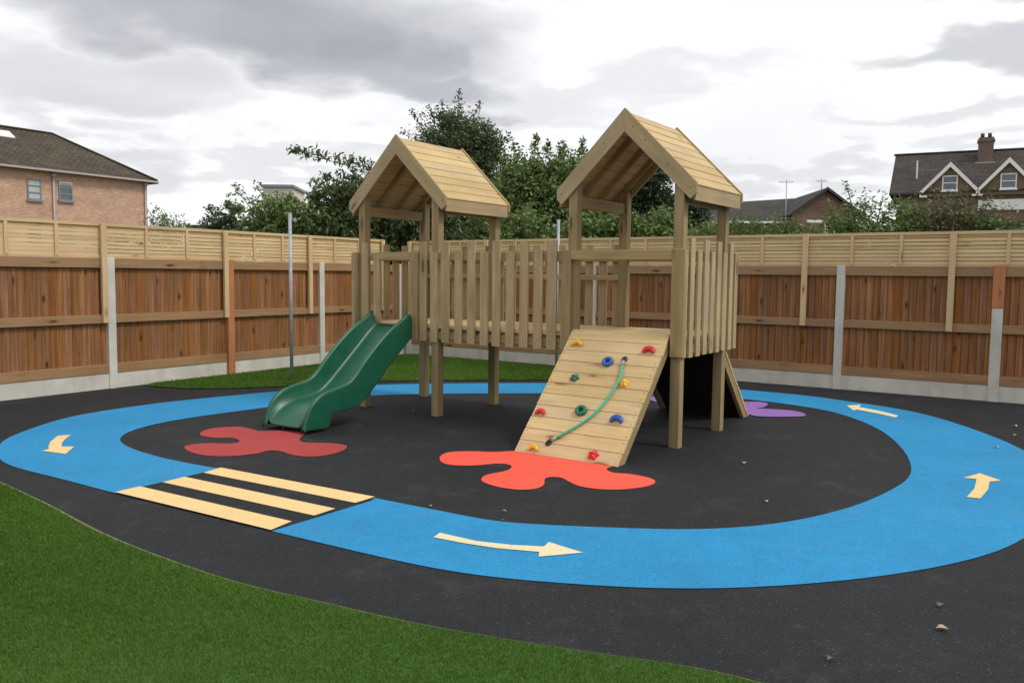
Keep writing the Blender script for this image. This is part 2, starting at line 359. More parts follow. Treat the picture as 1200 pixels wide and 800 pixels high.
    def build(s, name, mat, parent=None, bevel=0, mats=None):
        me = bpy.data.meshes.new(name); me.from_pydata([tuple(p) for p in s.v], [], s.f); me.update()
        uvl = me.uv_layers.new(name='UVMap'); flat = [c for f in s.uv for q in f for c in q]; uvl.data.foreach_set('uv', flat)
        me.polygons.foreach_set('use_smooth', s.sm)
        me.materials.append(M[mat])
        if any(s.mi): me.materials.append(M['screw']); me.polygons.foreach_set('material_index', s.mi)
        o = bpy.data.objects.new(name, me); COL.objects.link(o)
        if parent: o.parent = parent
        if bevel:
            b = o.modifiers.new('bevel', 'BEVEL'); b.width = bevel; b.segments = 2; b.limit_method = 'ANGLE'
        return o
def tag(o, label=None, cat=None, group=None, kind=None):
    for k, v in (('label', label), ('category', cat), ('group', group), ('kind', kind)):
        if v: o[k] = v
    return o
def empty(name, loc, rz=0):
    o = bpy.data.objects.new(name, None); COL.objects.link(o); o.location = loc; o.rotation_euler = (0, 0, rz); o.empty_display_size = .2; return o
def smooth(P, n=6, closed=True):
    P = [Vector(p) for p in P]; m = len(P); out = []
    for i in range(m if closed else m-1):
        g = lambda k: P[k % m] if closed else P[max(0, min(m-1, k))]
        a, b, c, d = g(i-1), g(i), g(i+1), g(i+2)
        for j in range(n):
            t = j/n; out.append(.5*((2*b)+(c-a)*t+(2*a-5*b+4*c-d)*t*t+(3*b-a-3*c+d)*t**3))
    if not closed: out.append(P[-1])
    return [tuple(p) for p in out]

# ------------------------------------------------------------------ ground
OUTER = [(-4.627,7.466),(-4.695,8.14),(-4.708,8.732),(-4.506,9.189),(-4.148,9.771),(-3.679,10.25),(-3.113,10.782),(-2.529,11.195),(-1.931,11.546),(-1.082,11.748),(0.006,11.879),(1.236,11.954),(2.317,11.822),(3.184,11.433),(3.55,11.175),(3.952,10.885),(4.251,10.402),(4.55,10.027),(4.749,9.516),(4.792,8.91),(4.781,8.305),(4.669,7.502),(4.15,6.05),(3.088,4.912),(2.752,4.64),(2.436,4.455),(2.039,4.281),(1.697,4.173),(1.296,4.081),(0.886,4.041),(0.569,4.054),(0.174,4.12),(-0.153,4.189),(-0.412,4.301),(-0.688,4.455),(-0.987,4.635),(-1.428,4.906),(-2.041,5.293),(-2.761,5.73),(-3.315,6.098),(-3.691,6.338),(-4.096,6.598)]
INNER = [(-3.567,7.496),(-3.685,7.755),(-3.696,8.035),(-3.598,8.463),(-3.355,8.865),(-2.806,9.506),(-2.333,10.093),(-1.78,10.513),(-0.988,10.735),(0.007,10.844),(1.132,10.924),(2.12,10.797),(2.946,10.567),(3.512,10.0),(3.764,9.457),(3.788,8.507),(3.577,7.544),(3.324,6.832),(3.079,6.372),(2.732,5.964),(2.321,5.569),(1.875,5.26),(1.619,5.138),(1.192,5.027),(0.7,5.037),(0.21,5.091),(-0.091,5.147),(-0.406,5.341),(-0.867,5.623),(-0.939,5.673),(-1.565,6.066),(-2.291,6.483),(-2.708,6.721),(-3.05,6.964),(-3.369,7.25)]
CROSSBLACK = [(-2.753,5.723),(-2.364,6.353),(-2.29,6.495),(-0.937,5.673),(-0.951,5.599),(-1.431,4.906)]
STRIPE1 = [(-2.761,5.731),(-2.661,5.893),(-1.357,5.083),(-1.435,4.906)]
STRIPE2 = [(-2.55,6.017),(-2.454,6.186),(-1.148,5.374),(-1.248,5.211)]
STRIPE3 = [(-2.362,6.321),(-2.29,6.495),(-0.937,5.673),(-1.044,5.516)]
A1 = [(-4.242,7.717),(-4.144,7.769),(-4.088,7.557),(-4.025,7.386),(-3.945,7.237),(-3.838,7.242),(-3.755,6.944),(-4.022,7.06),(-3.999,7.127),(-4.079,7.271),(-4.161,7.451)]
A2 = [(-0.42,4.895),(-0.45,4.808),(-0.284,4.714),(-0.079,4.624),(0.164,4.566),(0.158,4.486),(0.409,4.562),(0.225,4.741),(0.194,4.66),(0.012,4.683),(-0.193,4.746)]
A3 = [(3.532,6.415),(3.748,6.575),(3.782,6.34),(3.67,6.299),(3.526,6.064),(3.323,5.803),(3.246,5.841),(3.427,6.072),(3.616,6.381)]
A4 = [(4.073,10.055),(4.283,10.146),(4.18,9.947),(4.308,9.68),(4.377,9.356),(4.286,9.219),(4.199,9.498),(4.067,9.773),(4.003,9.661)]
ORANGE = [(-0.599,6.928),(-0.59,7.087),(-0.521,7.199),(-0.346,7.235),(-0.149,7.217),(0.047,7.263),(0.242,7.189),(0.433,7.107),(0.616,6.983),(0.788,6.822),(0.841,6.727),(0.771,6.621),(0.804,6.493),(0.923,6.453),(1.033,6.37),(1.093,6.266),(1.073,6.149),(0.964,6.039),(0.791,5.968),(0.629,5.981),(0.505,6.06),(0.432,6.205),(0.387,6.308),(0.31,6.326),(0.262,6.267),(0.244,6.076),(0.172,5.963),(0.041,5.939),(-0.106,6.023),(-0.201,6.145),(-0.221,6.248),(-0.183,6.378),(-0.045,6.509),(0.005,6.627),(-0.01,6.722),(-0.102,6.766),(-0.283,6.694),(-0.447,6.687),(-0.553,6.763)]
RED = [(-2.989,7.925),(-2.993,8.125),(-2.898,8.241),(-2.732,8.288),(-2.585,8.184),(-2.461,8.07),(-2.336,8.1),(-2.16,8.11),(-1.997,7.977),(-1.985,7.774),(-1.949,7.614),(-1.862,7.534),(-1.652,7.524),(-1.514,7.459),(-1.464,7.361),(-1.473,7.206),(-1.547,7.045),(-1.682,6.958),(-1.848,7.004),(-2.008,7.162),(-2.111,7.176),(-2.189,7.043),(-2.37,6.944),(-2.565,6.953),(-2.748,7.08),(-2.879,7.264),(-2.884,7.382),(-2.753,7.469),(-2.564,7.458),(-2.489,7.513),(-2.513,7.617),(-2.61,7.72),(-2.757,7.712),(-2.9,7.782)]
PURPLE = [(1.751,10.583),(2.112,10.758),(2.527,10.635),(2.872,10.297),(3.078,10.276),(3.133,10.109),(2.99,9.838),(2.888,9.768),(3.064,9.717),(3.277,9.607),(3.335,9.402),(3.245,9.226),(2.897,9.177),(2.72,9.223),(2.654,9.362),(2.316,9.733),(1.92,10.031),(1.772,10.191)]
LAWN_EDGE = [(-4.555,6.669),(-3.696,5.943),(-3.258,5.578),(-2.906,5.272),(-2.585,4.946),(-2.349,4.756),(-2.022,4.489),(-1.771,4.32),(-1.601,4.192),(-1.267,3.967),(-0.991,3.867),(-0.775,3.745),(-0.562,3.64),(-0.264,3.504),(0.013,3.418),(0.275,3.316),(0.592,3.24),(0.769,3.175),(0.932,3.088),(1.086,2.975)]
BACK_EDGE = [(-4.935,11.188),(-4.351,10.993),(-3.824,11.007),(-3.185,11.232),(-2.607,11.54),(-1.987,11.886),(-1.113,12.081),(0.006,12.198),(0.766,12.329)]
LEAVES = [(1.916,3.586),(2.043,3.856),(1.768,5.666),(1.941,6.849),(5.322,8.736),(5.013,8.205),(4.48,7.606),(1.303,3.281),(2.011,3.531),(-0.039,5.363),(-0.048,5.154),(-0.535,5.466),(-1.11,9.339),(4.297,6.905)]
g_ = MB(); g_.sheet([(-400, -400), (400, -400), (400, 400), (-400, 400)], -.06)
tag(g_.build('ground', 'earth'), kind='structure')
CX, CY = -2.0061, 16.0399; AL, AR = 4.1398, -.5933
def LF(s, o=0): return (CX+s*math.cos(AL)-o*math.sin(AL), CY+s*math.sin(AL)+o*math.cos(AL))
def RF(s, o=0): return (CX+s*math.cos(AR)-o*math.sin(AR), CY+s*math.sin(AR)+o*math.cos(AR))
yard = [LF(0, -.1), RF(17, .1), (RF(17)[0]-4, -8), (LF(16)[0]+2, -8), LF(16, -.1)]
s_ = MB(); s_.sheet(yard, 0); surf = tag(s_.build('safety_surface', 'black'), kind='structure')
# blue track: ring between two smooth loops
def resamp(L, n, c):
    L = smooth(L, 10); A = sorted(((math.atan2(p[1]-c[1], p[0]-c[0])), p) for p in L); aa = [a for a, _ in A]; out = []
    xs = np.interp(np.linspace(-math.pi, math.pi, n, endpoint=False), aa, [p[0] for _, p in A], period=2*math.pi)
    ys = np.interp(np.linspace(-math.pi, math.pi, n, endpoint=False), aa, [p[1] for _, p in A], period=2*math.pi)
    return list(zip(xs, ys))
def sm_close(L, it=2):
    L = [Vector(p) for p in L]
    for _ in range(it): L = [(L[i-1]+L[i]*2+L[(i+1) % len(L)])/4 for i in range(len(L))]
    return [tuple(p) for p in L]
o_ = sm_close(resamp(OUTER, 260, (.3, 8)), 10); i_ = sm_close(resamp(INNER, 260, (.3, 8)), 8)
t_ = MB(); n = 260
t_.add([(x, y, .004) for x, y in o_+i_], [(i, (i+1) % n, n+(i+1) % n, n+i) for i in range(n)], [[(0, 0)]*4]*n)
tr = tag(t_.build('track', 'blue', surf), 'bright blue oval ride-on track loop')
def marking(name, poly, mat, z, label, sm=0):
    if sm: poly = smooth(poly, sm)
    m = MB(); m.sheet(poly, z); return tag(m.build(name, mat, surf), label)
marking('crossing_ground', CROSSBLACK, 'black', .008, 'black ground of the zebra crossing cut into the blue track')
for S_, t in ((STRIPE1, 'cream crossing stripe nearest the front lawn'), (STRIPE2, 'middle cream crossing stripe'), (STRIPE3, 'cream crossing stripe nearest the slide')):
    marking('crossing_stripe', S_, 'cream', .012, t)
marking('arrow', A1, 'cream', .008, 'curved cream arrow on the blue track at the far left bend')
marking('arrow', A2, 'cream_pale', .008, 'long cream arrow on the front straight of the blue track')
marking('arrow', A3, 'cream', .008, 'curved cream arrow on the blue track at the right bend')
marking('arrow', A4, 'cream_pale', .008, 'slim pale arrow on the blue track near the right fence')
marking('splat', ORANGE, 'orange_r', .004, 'bright orange paint-splat shape under the foot of the climbing ramp', 5)
marking('splat', RED, 'red_r', .004, 'dull red paint-splat shape under the foot of the slide', 5)
marking('splat', PURPLE, 'purple_r', .010, 'purple paint-splat shape behind the right-hand tower', 5)
# lawns
def relax(L, it):
    L = [Vector(p) for p in L]
    for _ in range(it): L = [L[0]]+[(L[i-1]+L[i]*2+L[i+1])/4 for i in range(1, len(L)-1)]+[L[-1]]
    return [tuple(p) for p in L]
edge = relax(smooth(LAWN_EDGE, 6, False), 45)
front = edge+[(1.6, 2.2), (2.4, .6), (3, -3), (-9, -3), (-9, 3.5), (-7, 6.2)]
m = MB(); m.sheet(front, .012); tag(m.build('front_lawn', 'turf_base'), kind='structure')
m = MB(); e2 = [(p[0]+.018, p[1]+.022) for p in edge]
m.add([(*p, .014) for p in edge]+[(*p, .003) for p in e2], [(i, i+1, len(edge)+i+1, len(edge)+i) for i in range(len(edge)-1)], [[(0, 0)]*4]*(len(edge)-1))
tag(m.build('lawn_edge', 'turf_edge'), kind='structure')
be = smooth(BACK_EDGE, 6, False)
back = [LF(5.45, .03)]+be+[(1.5, 12.75), RF(4.9, -.03), RF(.1, -.05), LF(.15, .05)]
m = MB(); m.sheet(back, .012); tag(m.build('back_lawn', 'turf_base'), kind='structure')
def inside(poly, X, Y):
    c = np.zeros(len(X), bool); n = len(poly)
    for i in range(n):
        x1, y1 = poly[i]; x2, y2 = poly[(i+1) % n]
        if y1 == y2: continue
        t = ((y1 > Y) != (y2 > Y)) & (X < (x2-x1)*(Y-y1)/(y2-y1)+x1); c ^= t
    return c
def blades(name, poly, bb, dens, hgt, wid, maxd):
    x0, x1, y0, y1 = bb; n = int((x1-x0)*(y1-y0)*dens); X = rng.uniform(x0, x1, n); Y = rng.uniform(y0, y1, n)
    d = np.hypot(X, Y); keep = inside(poly, X, Y) & (d > 1.2) & (d < maxd) & (rng.uniform(0, 1, n) < np.clip(4.2/d, .12, 1) if maxd < 9 else True) & (np.abs(X)/np.maximum(Y, .1) < 1.6)
    X = X[keep]; Y = Y[keep]; n = len(X); d = d[keep]
    a = rng.uniform(0, 2*np.pi, n); l = rng.uniform(0, 2*np.pi, n)
    # pile leans in drifting directions, as artificial turf does
    l = l*.7+np.sin(X*1.3)*1.2+np.cos(Y*1.7)*1.1+2
    W = wid*(.6+.8*rng.uniform(0, 1, n))*(np.clip(d/3.2, 1, 3) if maxd < 9 else 1); H = hgt*(.6+.6*rng.uniform(0, 1, n)); K = H*(.1+.8*rng.uniform(0, 1, n))
    dx, dy = np.cos(a)*W/2, np.sin(a)*W/2; z = np.full(n, .012)
    v = np.stack([np.stack([X-dx, Y-dy, z], 1), np.stack([X+dx, Y+dy, z], 1), np.stack([X+np.cos(l)*K, Y+np.sin(l)*K, z+H], 1)], 1).reshape(-1, 3)
    me = bpy.data.meshes.new(name); me.vertices.add(3*n); me.vertices.foreach_set('co', v.ravel()); me.loops.add(3*n); me.loops.foreach_set('vertex_index', np.arange(3*n)); me.polygons.add(n)
    me.polygons.foreach_set('loop_start', np.arange(n)*3); me.polygons.foreach_set('loop_total', np.full(n, 3)); me.update()
    at = me.attributes.new('tone', 'FLOAT', 'POINT')
    tone = .5+.20*np.sin(X*2.1+1.3*np.sin(Y*1.7))*np.cos(Y*2.3)+.12*np.sin(X*7+2*np.sin(Y*5))*np.sin(Y*9)+rng.normal(0, .26, n); at.data.foreach_set('value', np.repeat(np.clip(tone, 0, 1), 3))
    me.materials.append(M['turf']); o = bpy.data.objects.new(name, me); COL.objects.link(o); return o
tag(blades('lawn_grass', front, (-6.8, 1.6, 1.4, 7), 30000, .016, .0027, 8.6), 'short green artificial grass pile of the curved lawn in the foreground', 'grass', kind='stuff')
tag(blades('lawn_grass', back, (-5.4, 2.4, 10.8, 16), 3800, .026, .010, 20), 'short green artificial grass along the fences behind the climbing frame', 'grass', kind='stuff')

# ------------------------------------------------------------------ fences
def fence(root, inn, posts, s0, s1, tposts, side):
    # local X runs along the fence; inn=+1/-1: the yard lies on the +Y/-Y side; inner post face at Y=0
    y = lambda a, b: tuple(sorted((inn*a, inn*b)))
    P = sorted(posts, key=lambda p: p[0])
    for s, kind in P:
        if kind == 'c':
            m = MB(); m.box(s-.055, s+.055, *y(0, -.10), -.05, 1.725); o = m.build('concrete_post', 'concrete', root, .006)
        elif kind == 't':
            m = MB(); m.box(s-.058, s+.058, *y(.03, -.09), -.05, 1.73); o = m.build('timber_post', 'orange', root, .005); o['label'] = 'orange stained timber post'
        else:
            m = MB(); m.box(s-.062, s+.062, *y(0, -.10), -.05, 1.185); o = m.build('concrete_post', 'concrete', root, .006)
            m = MB(); m.box(s-.066, s+.066, *y(.006, -.10), 1.187, 1.725); t = m.build('post_extension', 'orange', o, .005); t['label'] = 'orange timber upper half of the concrete post'
    for (a, _), (b, _) in zip(P[:-1], P[1:]):
        a2, b2 = a+.045, b-.045
        m = MB(); m.box(a2, b2, *y(-.022, -.07), -.05, .20); m.build('gravel_board', 'concrete', root, .004)
        m = MB(); x = a2; pan = None
        while x < b2-.02:
            wd = .091+random.uniform(-.006, .006); x1 = min(x+wd-.010, b2)
            # feather-edge board: thick on one long side, thin on the other
            yi0, yi1 = -.058-random.uniform(0, .003), -.074; t0, t1 = .014, .005
            p = [(x, inn*yi0), (x1, inn*yi1), (x1, inn*(yi1-t1)), (x, inn*(yi0-t0))]
            jz = random.uniform(-.004, .004)
            vs = [(q[0], q[1], .20) for q in p]+[(q[0], q[1], 1.66+jz) for q in p]
            fs = [(0, 1, 5, 4), (1, 2, 6, 5), (2, 3, 7, 6), (3, 0, 4, 7), (4, 5, 6, 7), (3, 2, 1, 0)]
            uv = [[(.2, q), (.2, q+.1), (1.66, q+.1), (1.66, q)] for q in (0, .3, .5, .8)]+[[(0, 0), (0, .1), (.01, .1), (.01, 0)]]*2
            m.add(vs, fs, uv); x = x+wd
        m.box(a2, b2, *y(-.081, -.088), .20, 1.65)
        pan = m.build('board_panel', 'dip', root)
        for z0, z1 in ((.203, .325), (.865, .975), (1.585, 1.71)):
            m = MB(); m.box(a2, b2, *y(-.012-random.uniform(0, .006), -.06), z0, z1); m.build('rail', 'rail', pan, .004)
    # pale slatted trellis on top
    T = sorted(tposts)
    for s in T:
        m = MB(); m.box(s-.038, s+.038, *y(.032, -.010), .87, 2.158); m.build('trellis_post', 'pale', root, .003)
    for a, b in zip(T[:-1], T[1:]):
        m = MB(); z = 1.735; k = 0
        while z < 2.10:
            m.box(a-.02, b+.02, *y(-.034, -.052), z, z+.0425+random.uniform(-.002, .002)); z += .0505
        m.box(a-.02, b+.02, *y(-.012, -.06), 2.125, 2.166); m.box(a-.02, b+.02, *y(-.02, -.055), 1.7125, 1.732)
        tp = m.build('trellis_panel', 'pale', root)
        for q in (1/3, 2/3):
            c = a+(b-a)*q; m = MB(); m.box(c-.021, c+.021, *y(-.012, -.033), 1.733, 2.124); m.build('batten', 'pale', tp, .002)
lf = tag(empty('board_fence', (CX, CY, 0), AL), 'brown board fence with pale slatted top running along the left of the yard', 'fence')
fence(lf, 1, [(.18, 'c'), (2.235, 'c'), (4.133, 't'), (6.014, 'c'), (7.92, 'c'), (9.8, 'c'), (11.7, 'c'), (13.6, 'c')], 0, 14, [.72, 2.516, 4.206, 6.116, 7.9, 9.8, 11.65, 13.5], 'l')
rf = tag(empty('board_fence', (CX, CY, 0), AR), 'brown board fence with pale slatted top running behind and right of the climbing frame', 'fence')
fence(rf, -1, [(.02, 'c'), (2.06, 'c'), (4.008, 'c'), (5.96, 'c'), (7.905, 'c'), (9.81, 'h'), (11.75, 'c'), (13.7, 'c'), (15.6, 'c')], 0, 16, [.05, 1.85, 3.70, 5.553, 7.414, 9.275, 11.13, 13.0, 14.9], 'r')

# ------------------------------------------------------------------ climbing frame
TH, X0, Y0 = -.5977, -1.7092, 9.6917; W, G, D = 1.084, 1.708, 1.058; B2 = W+G
pf = tag(empty('climbing_frame', (X0, Y0, 0), TH), 'timber climbing frame of two gabled towers, a bridge, green slide and boarded ramp', 'climbing frame')
H = .0475
for b in (0, B2):
    for u, v in ((0, 0), (W, 0), (W, D), (0, D)):
        m = MB(); m.box(b+u-H, b+u+H, v-H, v+H, -.02, 2.43); m.build('post', 'frame', pf, .005)
# floors and joists
def floor(name, u0, u1):
    m = MB(); v = -.044
    while v < D+.03:
        m.box(u0, u1, v, min(v+.118, D+.044), .962, 1.0); v += .121
    return m.build(name, 'ramp', pf, .003)
floor('tower_floor', -H+.1, W-H-.003).name = 'tower_floor'
floor('bridge_floor', W-H, B2+H)
floor('tower_floor', B2+H+.003, B2+W+H-.01)
for u0, u1 in ((H, W-H), (W+H, B2-H), (B2+H, B2+W-H)):
    for v in (-.02, D-.022):
        m = MB(); m.box(u0, u1, v, v+.042, .835, .958); m.build('joist', 'frame', pf, .003)
for u in (0, W, B2, B2+W):
    m = MB(); m.box(u-.021, u+.021, H, D-H, .835, .958); m.build('joist', 'frame', pf, .003)
def railing(name, plane, sign, at, pick, r0, r1, skip=(), rails=((.845, .925), (1.70, 1.782)), inner=None):
    # plane 'v': pickets stand in a plane of constant v (at), 'u': constant u. sign = outward direction
    def bx(m, a0, a1, d0, d1, z0, z1):
        d0, d1 = sorted((at+sign*d0, at+sign*d1))
        if plane == 'v': m.box(a0, a1, d0, d1, z0, z1)
        else: m.box(d0, d1, a0, a1, z0, z1)
    root = empty(name, (0, 0, 0)); root.parent = pf
    for a0, a1 in r0:
        for z0, z1 in rails: m = MB(); bx(m, a0, a1, -.045, -.002, z0, z1); m.build('rail', 'frame', root, .003)
        if inner: m = MB(); bx(m, a0, a1, -.085, -.047, *inner); m.build('rail', 'picket', root, .003)
    for c, tall, wd in pick:
        m = MB(); q = random.uniform(-.003, .003); bx(m, c-wd/2, c+wd/2, .0, .022, .818+random.uniform(-.006, .004), (1.892 if tall else 1.787)+random.uniform(-.006, .004))
        for z0, z1 in rails:
            for dz in (-.018, .018):
                zc = (z0+z1)/2+dz+random.uniform(-.006, .006); ac = c+random.uniform(-.02, .02)
                if plane == 'v': m.screw((ac, at+sign*.022, zc), (0, sign, 0))
                else: m.screw((at+sign*.022, ac, zc), (sign, 0, 0))
        m.build('picket', 'picket', root, .004)
    return root
F = -H-.0005
fp = [(-.098, 0, .094), (.062, 1, .098), (.245, 0, .098), (.934, 1, .098), (1.085, 0, .098), (1.244, 1, .098), (1.417, 0, .098), (1.589, 1, .098), (1.757, 0, .1), (1.909, 1, .098), (2.081, 0, .1), (2.249, 1, .1), (2.416, 0, .1), (2.575, 1, .106)]
railing('front_railing', 'v', -1, F, fp, [(-.13, -H), (H, .27), (.81, W-H), (W+H, B2-H)], 0)
rp = [(-.005, 0, .07), (.14, 1, .098), (.314, 0, .098), (.483, 1, .098), (.652, 0, .098), (.815, 1, .098), (.975, 0, .098), (1.148, 1, .098), (1.292, 0, .085)]
railing('right_railing', 'u', 1, B2+W+H+.0005, rp, [(H, D-H), (D+H, 1.30)], 0)
lp = [(v, i % 2, .098) for i, v in enumerate((-.08, .095, .265, .43, .593, .758, .922, 1.09))]
railing('left_railing', 'u', -1, -H-.0005, lp, [(H, D-H)], 0)
bp = [(.10+.172*i, i % 2, .098) for i in range(0, 16)]
railing('back_railing', 'v', 1, D+H+.0005, bp, [(H, W-H), (W+H, B2-H)], 0, inner=(1.50, 1.56))
# bolt heads on the posts
for b in (0, B2):
    for u, v in ((0, 0), (W, 0)):
        pass
# framed openings for slide and ramp
def opening(name, u0, u1, wl, wr):
    m = MB()
    if wl: m.box(u0-wl, u0, F-.045, F, .828, 1.79)
    if wr: m.box(u1, u1+wr, F-.045, F, .828, 1.79)
    m.box(u0+.001, u1-.001, F-.044, F-.001, 1.698, 1.788)
    m.build(name, 'frame', pf, .005)
opening('slide_opening', .296, .762, 0, .108)
opening('ramp_opening', 2.798, 3.838, .104, .128)
m = MB(); m.box(B2+H, B2+W-H, D-.02, D+.02, 1.70, 1.782); m.build('back_opening_rail', 'frame', pf, .003)
# roofs
def roof(b):
    c = b+W/2; hw = W/2+.164; zr, ze = 3.068, 2.368
    m = MB(); pl_ = hw*math.sqrt(2); n = 8; wd = pl_/n
    for s in (1, -1):
        for k in range(n):
            a0, a1 = k*wd+(.016 if k == 0 else .0006), (k+1)*wd-.0006
            e = Vector((s, 0, -1)).normalized(); nn = Vector((s, 0, 1)).normalized()
            o0 = Vector((c, 0, zr-.008)); X = Matrix(((e.x, 0, nn.x, o0.x), (0, 1, 0, 0), (e.z, 0, nn.z, o0.z), (0, 0, 0, 1)))
            m.box(a0, a1, -H+.001, D+H-.001, -.022, random.uniform(-.0015, .0), X @ Matrix.Translation((a0, 0, -.0035)) @ Matrix.Rotation(-.035, 4, 'Y') @ Matrix.Translation((-a0, 0, 0)))
    r = m.build('roof', 'roof', pf, .004)
    for v0, v1 in ((-H-.026, -H-.0005), (D+H+.0005, D+H+.026)):
        for s in (1, -1):
            poly = [(c, zr+.004), (c+s*(hw+.003), ze+.002), (c+s*(hw+.003), ze-.09), (c+s*(hw-.052), ze-.138), (c, zr-.205)]
            if s < 0: poly = poly[::-1]
            mm = MB(); sg = -1 if v0 < 0 else 1; vf = v0 if v0 < 0 else v1
            for q in (.12, .30, .62, .93): mm.screw((c+s*hw*q, vf, zr-.085-hw*q+.0), (0, sg, 0), .007)
            mm.prism([(p[0]+(.0015*s if abs(p[0]-c) < 1e-6 else 0), p[1]) for p in poly], 1, v0, v1, (s*.7071, -.7071)); mm.build('barge_board', 'barge', r, .004)
    for s in (1, -1):
        mm = MB(); x = c+s*(hw-.032); mm.box(min(x, x+s*.022), max(x, x+s*.022), -H+.002, D+H-.002, 2.215, 2.345); mm.build('fascia', 'barge', r, .003)
        mm = MB(); x = c+s*W/2; mm.box(x-.022, x+.022, H, D-H, 2.20, 2.31); mm.build('side_beam', 'frame', r, .003)
        for v in (.0, .33, .70, 1.05):
            mm = MB(); a = Vector((c+s*.02, v, zr-.085)); bb = Vector((c+s*(hw-.05), v, zr-.085-(hw-.07))); mm.bar(a, bb, .042, .07, (0, 1, 0) if 0 else (0, 0, 1)); mm.build('rafter', 'frame', r)
    return r
roof(0); roof(B2)
# climbing ramps
def ramp(name, v0, v1, z0, z1, u0, u1, label, under=False):
    s = Vector((0, v1-v0, z1-z0)); L = s.length; e = s.normalized(); nn = Vector((0, -e.z, e.y)) if v1 > v0 else Vector((0, e.z, -e.y))
    if nn.z < 0: nn = -nn
    x = e.cross(nn)*-1 if e.cross(nn).x < 0 else e.cross(nn)
    X = Matrix(((1, 0, 0, 0), (0, e.y, nn.y, v0), (0, e.z, nn.z, z0), (0, 0, 0, 1)))
    m = MB(); k = 11; wd = L/k
    for i in range(k): m.box(u0+random.uniform(-.003, .003), u1+random.uniform(-.003, .003), i*wd+.0025, (i+1)*wd-.0025, -.026, random.uniform(-.0015, 0), X)
    for i in range(k):
        for u in (u0+.025, u1-.025):
            for ds in (.03, wd-.03): m.screw((u+random.uniform(-.004, .004), i*wd+ds, 0), (0, 0, 1), .005, X)
    r = m.build(name, 'ramp', pf, .003); r['label'] = label
    for u in ((u0+.004, u0+.048), (u1-.050, u1-.006)):
        m = MB(); m.box(u[0], u[1], .015, L-.02, -.115, -.0275, X); m.build('stringer', 'frame', r, .003)
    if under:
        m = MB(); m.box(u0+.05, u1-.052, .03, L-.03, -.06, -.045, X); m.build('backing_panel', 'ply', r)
    return r, X
cr, CRX = ramp('climbing_ramp', -1.045, -.045, .005, 1.035, 2.812, 3.822, 'boarded front climbing ramp with coloured holds and a green rope')
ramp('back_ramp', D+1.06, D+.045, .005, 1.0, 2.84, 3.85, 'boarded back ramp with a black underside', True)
def on_ramp(u, s, h=0): return CRX @ Vector((u, s, h))
def hold(kind, colour, u, s, sc=1., rot=0, label=None):
    m = MB()
    if kind == 'crescent':
        pts = []; rs = []
        for i in range(13):
            t = R(-12+204*i/12); pts.append(Vector((.046*math.cos(t), .040*math.sin(t)-.012, .018))); q = math.sin(math.pi*i/12); rs.append(.010+.018*q)
        m.tube(pts, rs, 10)
    elif kind == 'bowl':
        for R_, z, r in ((.040, .016, .021),):
            n1, n2 = 22, 10; vs = []; fs = []
            for i in range(n1):
                for j in range(n2):
                    a = 2*math.pi*i/n1; c = 2*math.pi*j/n2; rr = R_+r*math.cos(c); vs.append((rr*math.cos(a), rr*math.sin(a)*.9, z+r*1.05*math.sin(c)*(1+.3*math.sin(a))))
            for i in range(n1):
                for j in range(n2): fs.append((i*n2+j, ((i+1) % n1)*n2+j, ((i+1) % n1)*n2+(j+1) % n2, i*n2+(j+1) % n2))
            m.add(vs, fs, [[(0, 0)]*4]*len(fs), True)
        m.tube([(0, 0, 0), (0, 0, .012)], .03, 14)
    else:
        vs = []; fs = []; n1, n2 = 30, 10
        for j in range(n2+1):
            ph = math.pi/2*j/n2
            for i in range(n1):
                a = 2*math.pi*i/n1; lob = 1+.16*math.cos(5*a)*math.cos(ph)
                rr = .047*math.cos(ph)*lob; vs.append((rr*math.cos(a), rr*math.sin(a), .036*math.sin(ph)*(1+.15*math.cos(5*a))))
        for j in range(n2):
            for i in range(n1): fs.append((j*n1+i, j*n1+(i+1) % n1, (j+1)*n1+(i+1) % n1, (j+1)*n1+i))
        m.add(vs, fs, [[(0, 0)]*4]*len(fs), True)
    sc *= .92; T = CRX @ Matrix.Translation((u, s, 0)) @ Matrix.Rotation(rot, 4, 'Z') @ Matrix.Scale(sc, 4)
    # sits on the boards, the bolt head shows in the middle
    m.v = [tuple(T @ Vector(p)) for p in m.v]
    o = m.build('climbing_hold', 'hold_'+colour, cr); o['label'] = label
    bm_ = MB(); z = .012 if kind == 'bowl' else .034
    bm_.tube([on_ramp(u, s, z*sc), on_ramp(u, s, z*sc+.004)], .007, 10); return o
hold('crescent', 'yellow', 2.941, 1.235, 1.05, 0, 'yellow arched hold at the top left of the ramp')
hold('crescent', 'red', 3.691, 1.207, 1.1, 0, 'red arched hold at the top right of the ramp')
hold('bowl', 'blue', 3.339, 1.055, 1., .3, 'blue ring hold below the top edge')
hold('knob', 'green', 3.076, .850, .95, 0, 'green five-lobed hold on the left half')
hold('knob', 'yellow', 3.581, .834, .95, .4, 'yellow five-lobed hold beside the rope')
hold('bowl', 'green', 3.291, .495, 1.05, 0, 'dark green ring hold in the middle of the ramp')
hold('crescent', 'red', 2.900, .420, .95, 0, 'red arched hold at the left edge')
hold('crescent', 'blue', 3.658, .435, 1.1, 0, 'blue arched hold on the lower right')
hold('crescent', 'yellow', 2.997, .045, .9, 0, 'yellow arched hold at the foot of the ramp')
hold('knob', 'red', 3.575, .075, 1.05, .2, 'red five-lobed hold at the foot of the ramp')
rp_ = [(3.494, 1.071), (3.530, .858), (3.498, .653), (3.436, .477), (3.335, .340), (3.177, .186), (3.139, .153)]
pts = smooth(rp_, 8, False); m = MB(); m.tube([on_ramp(a, b, .022) for a, b in pts], .0105, 10); rope = m.build('rope', 'rope', cr); rope['label'] = 'green rope slung across the ramp boards'
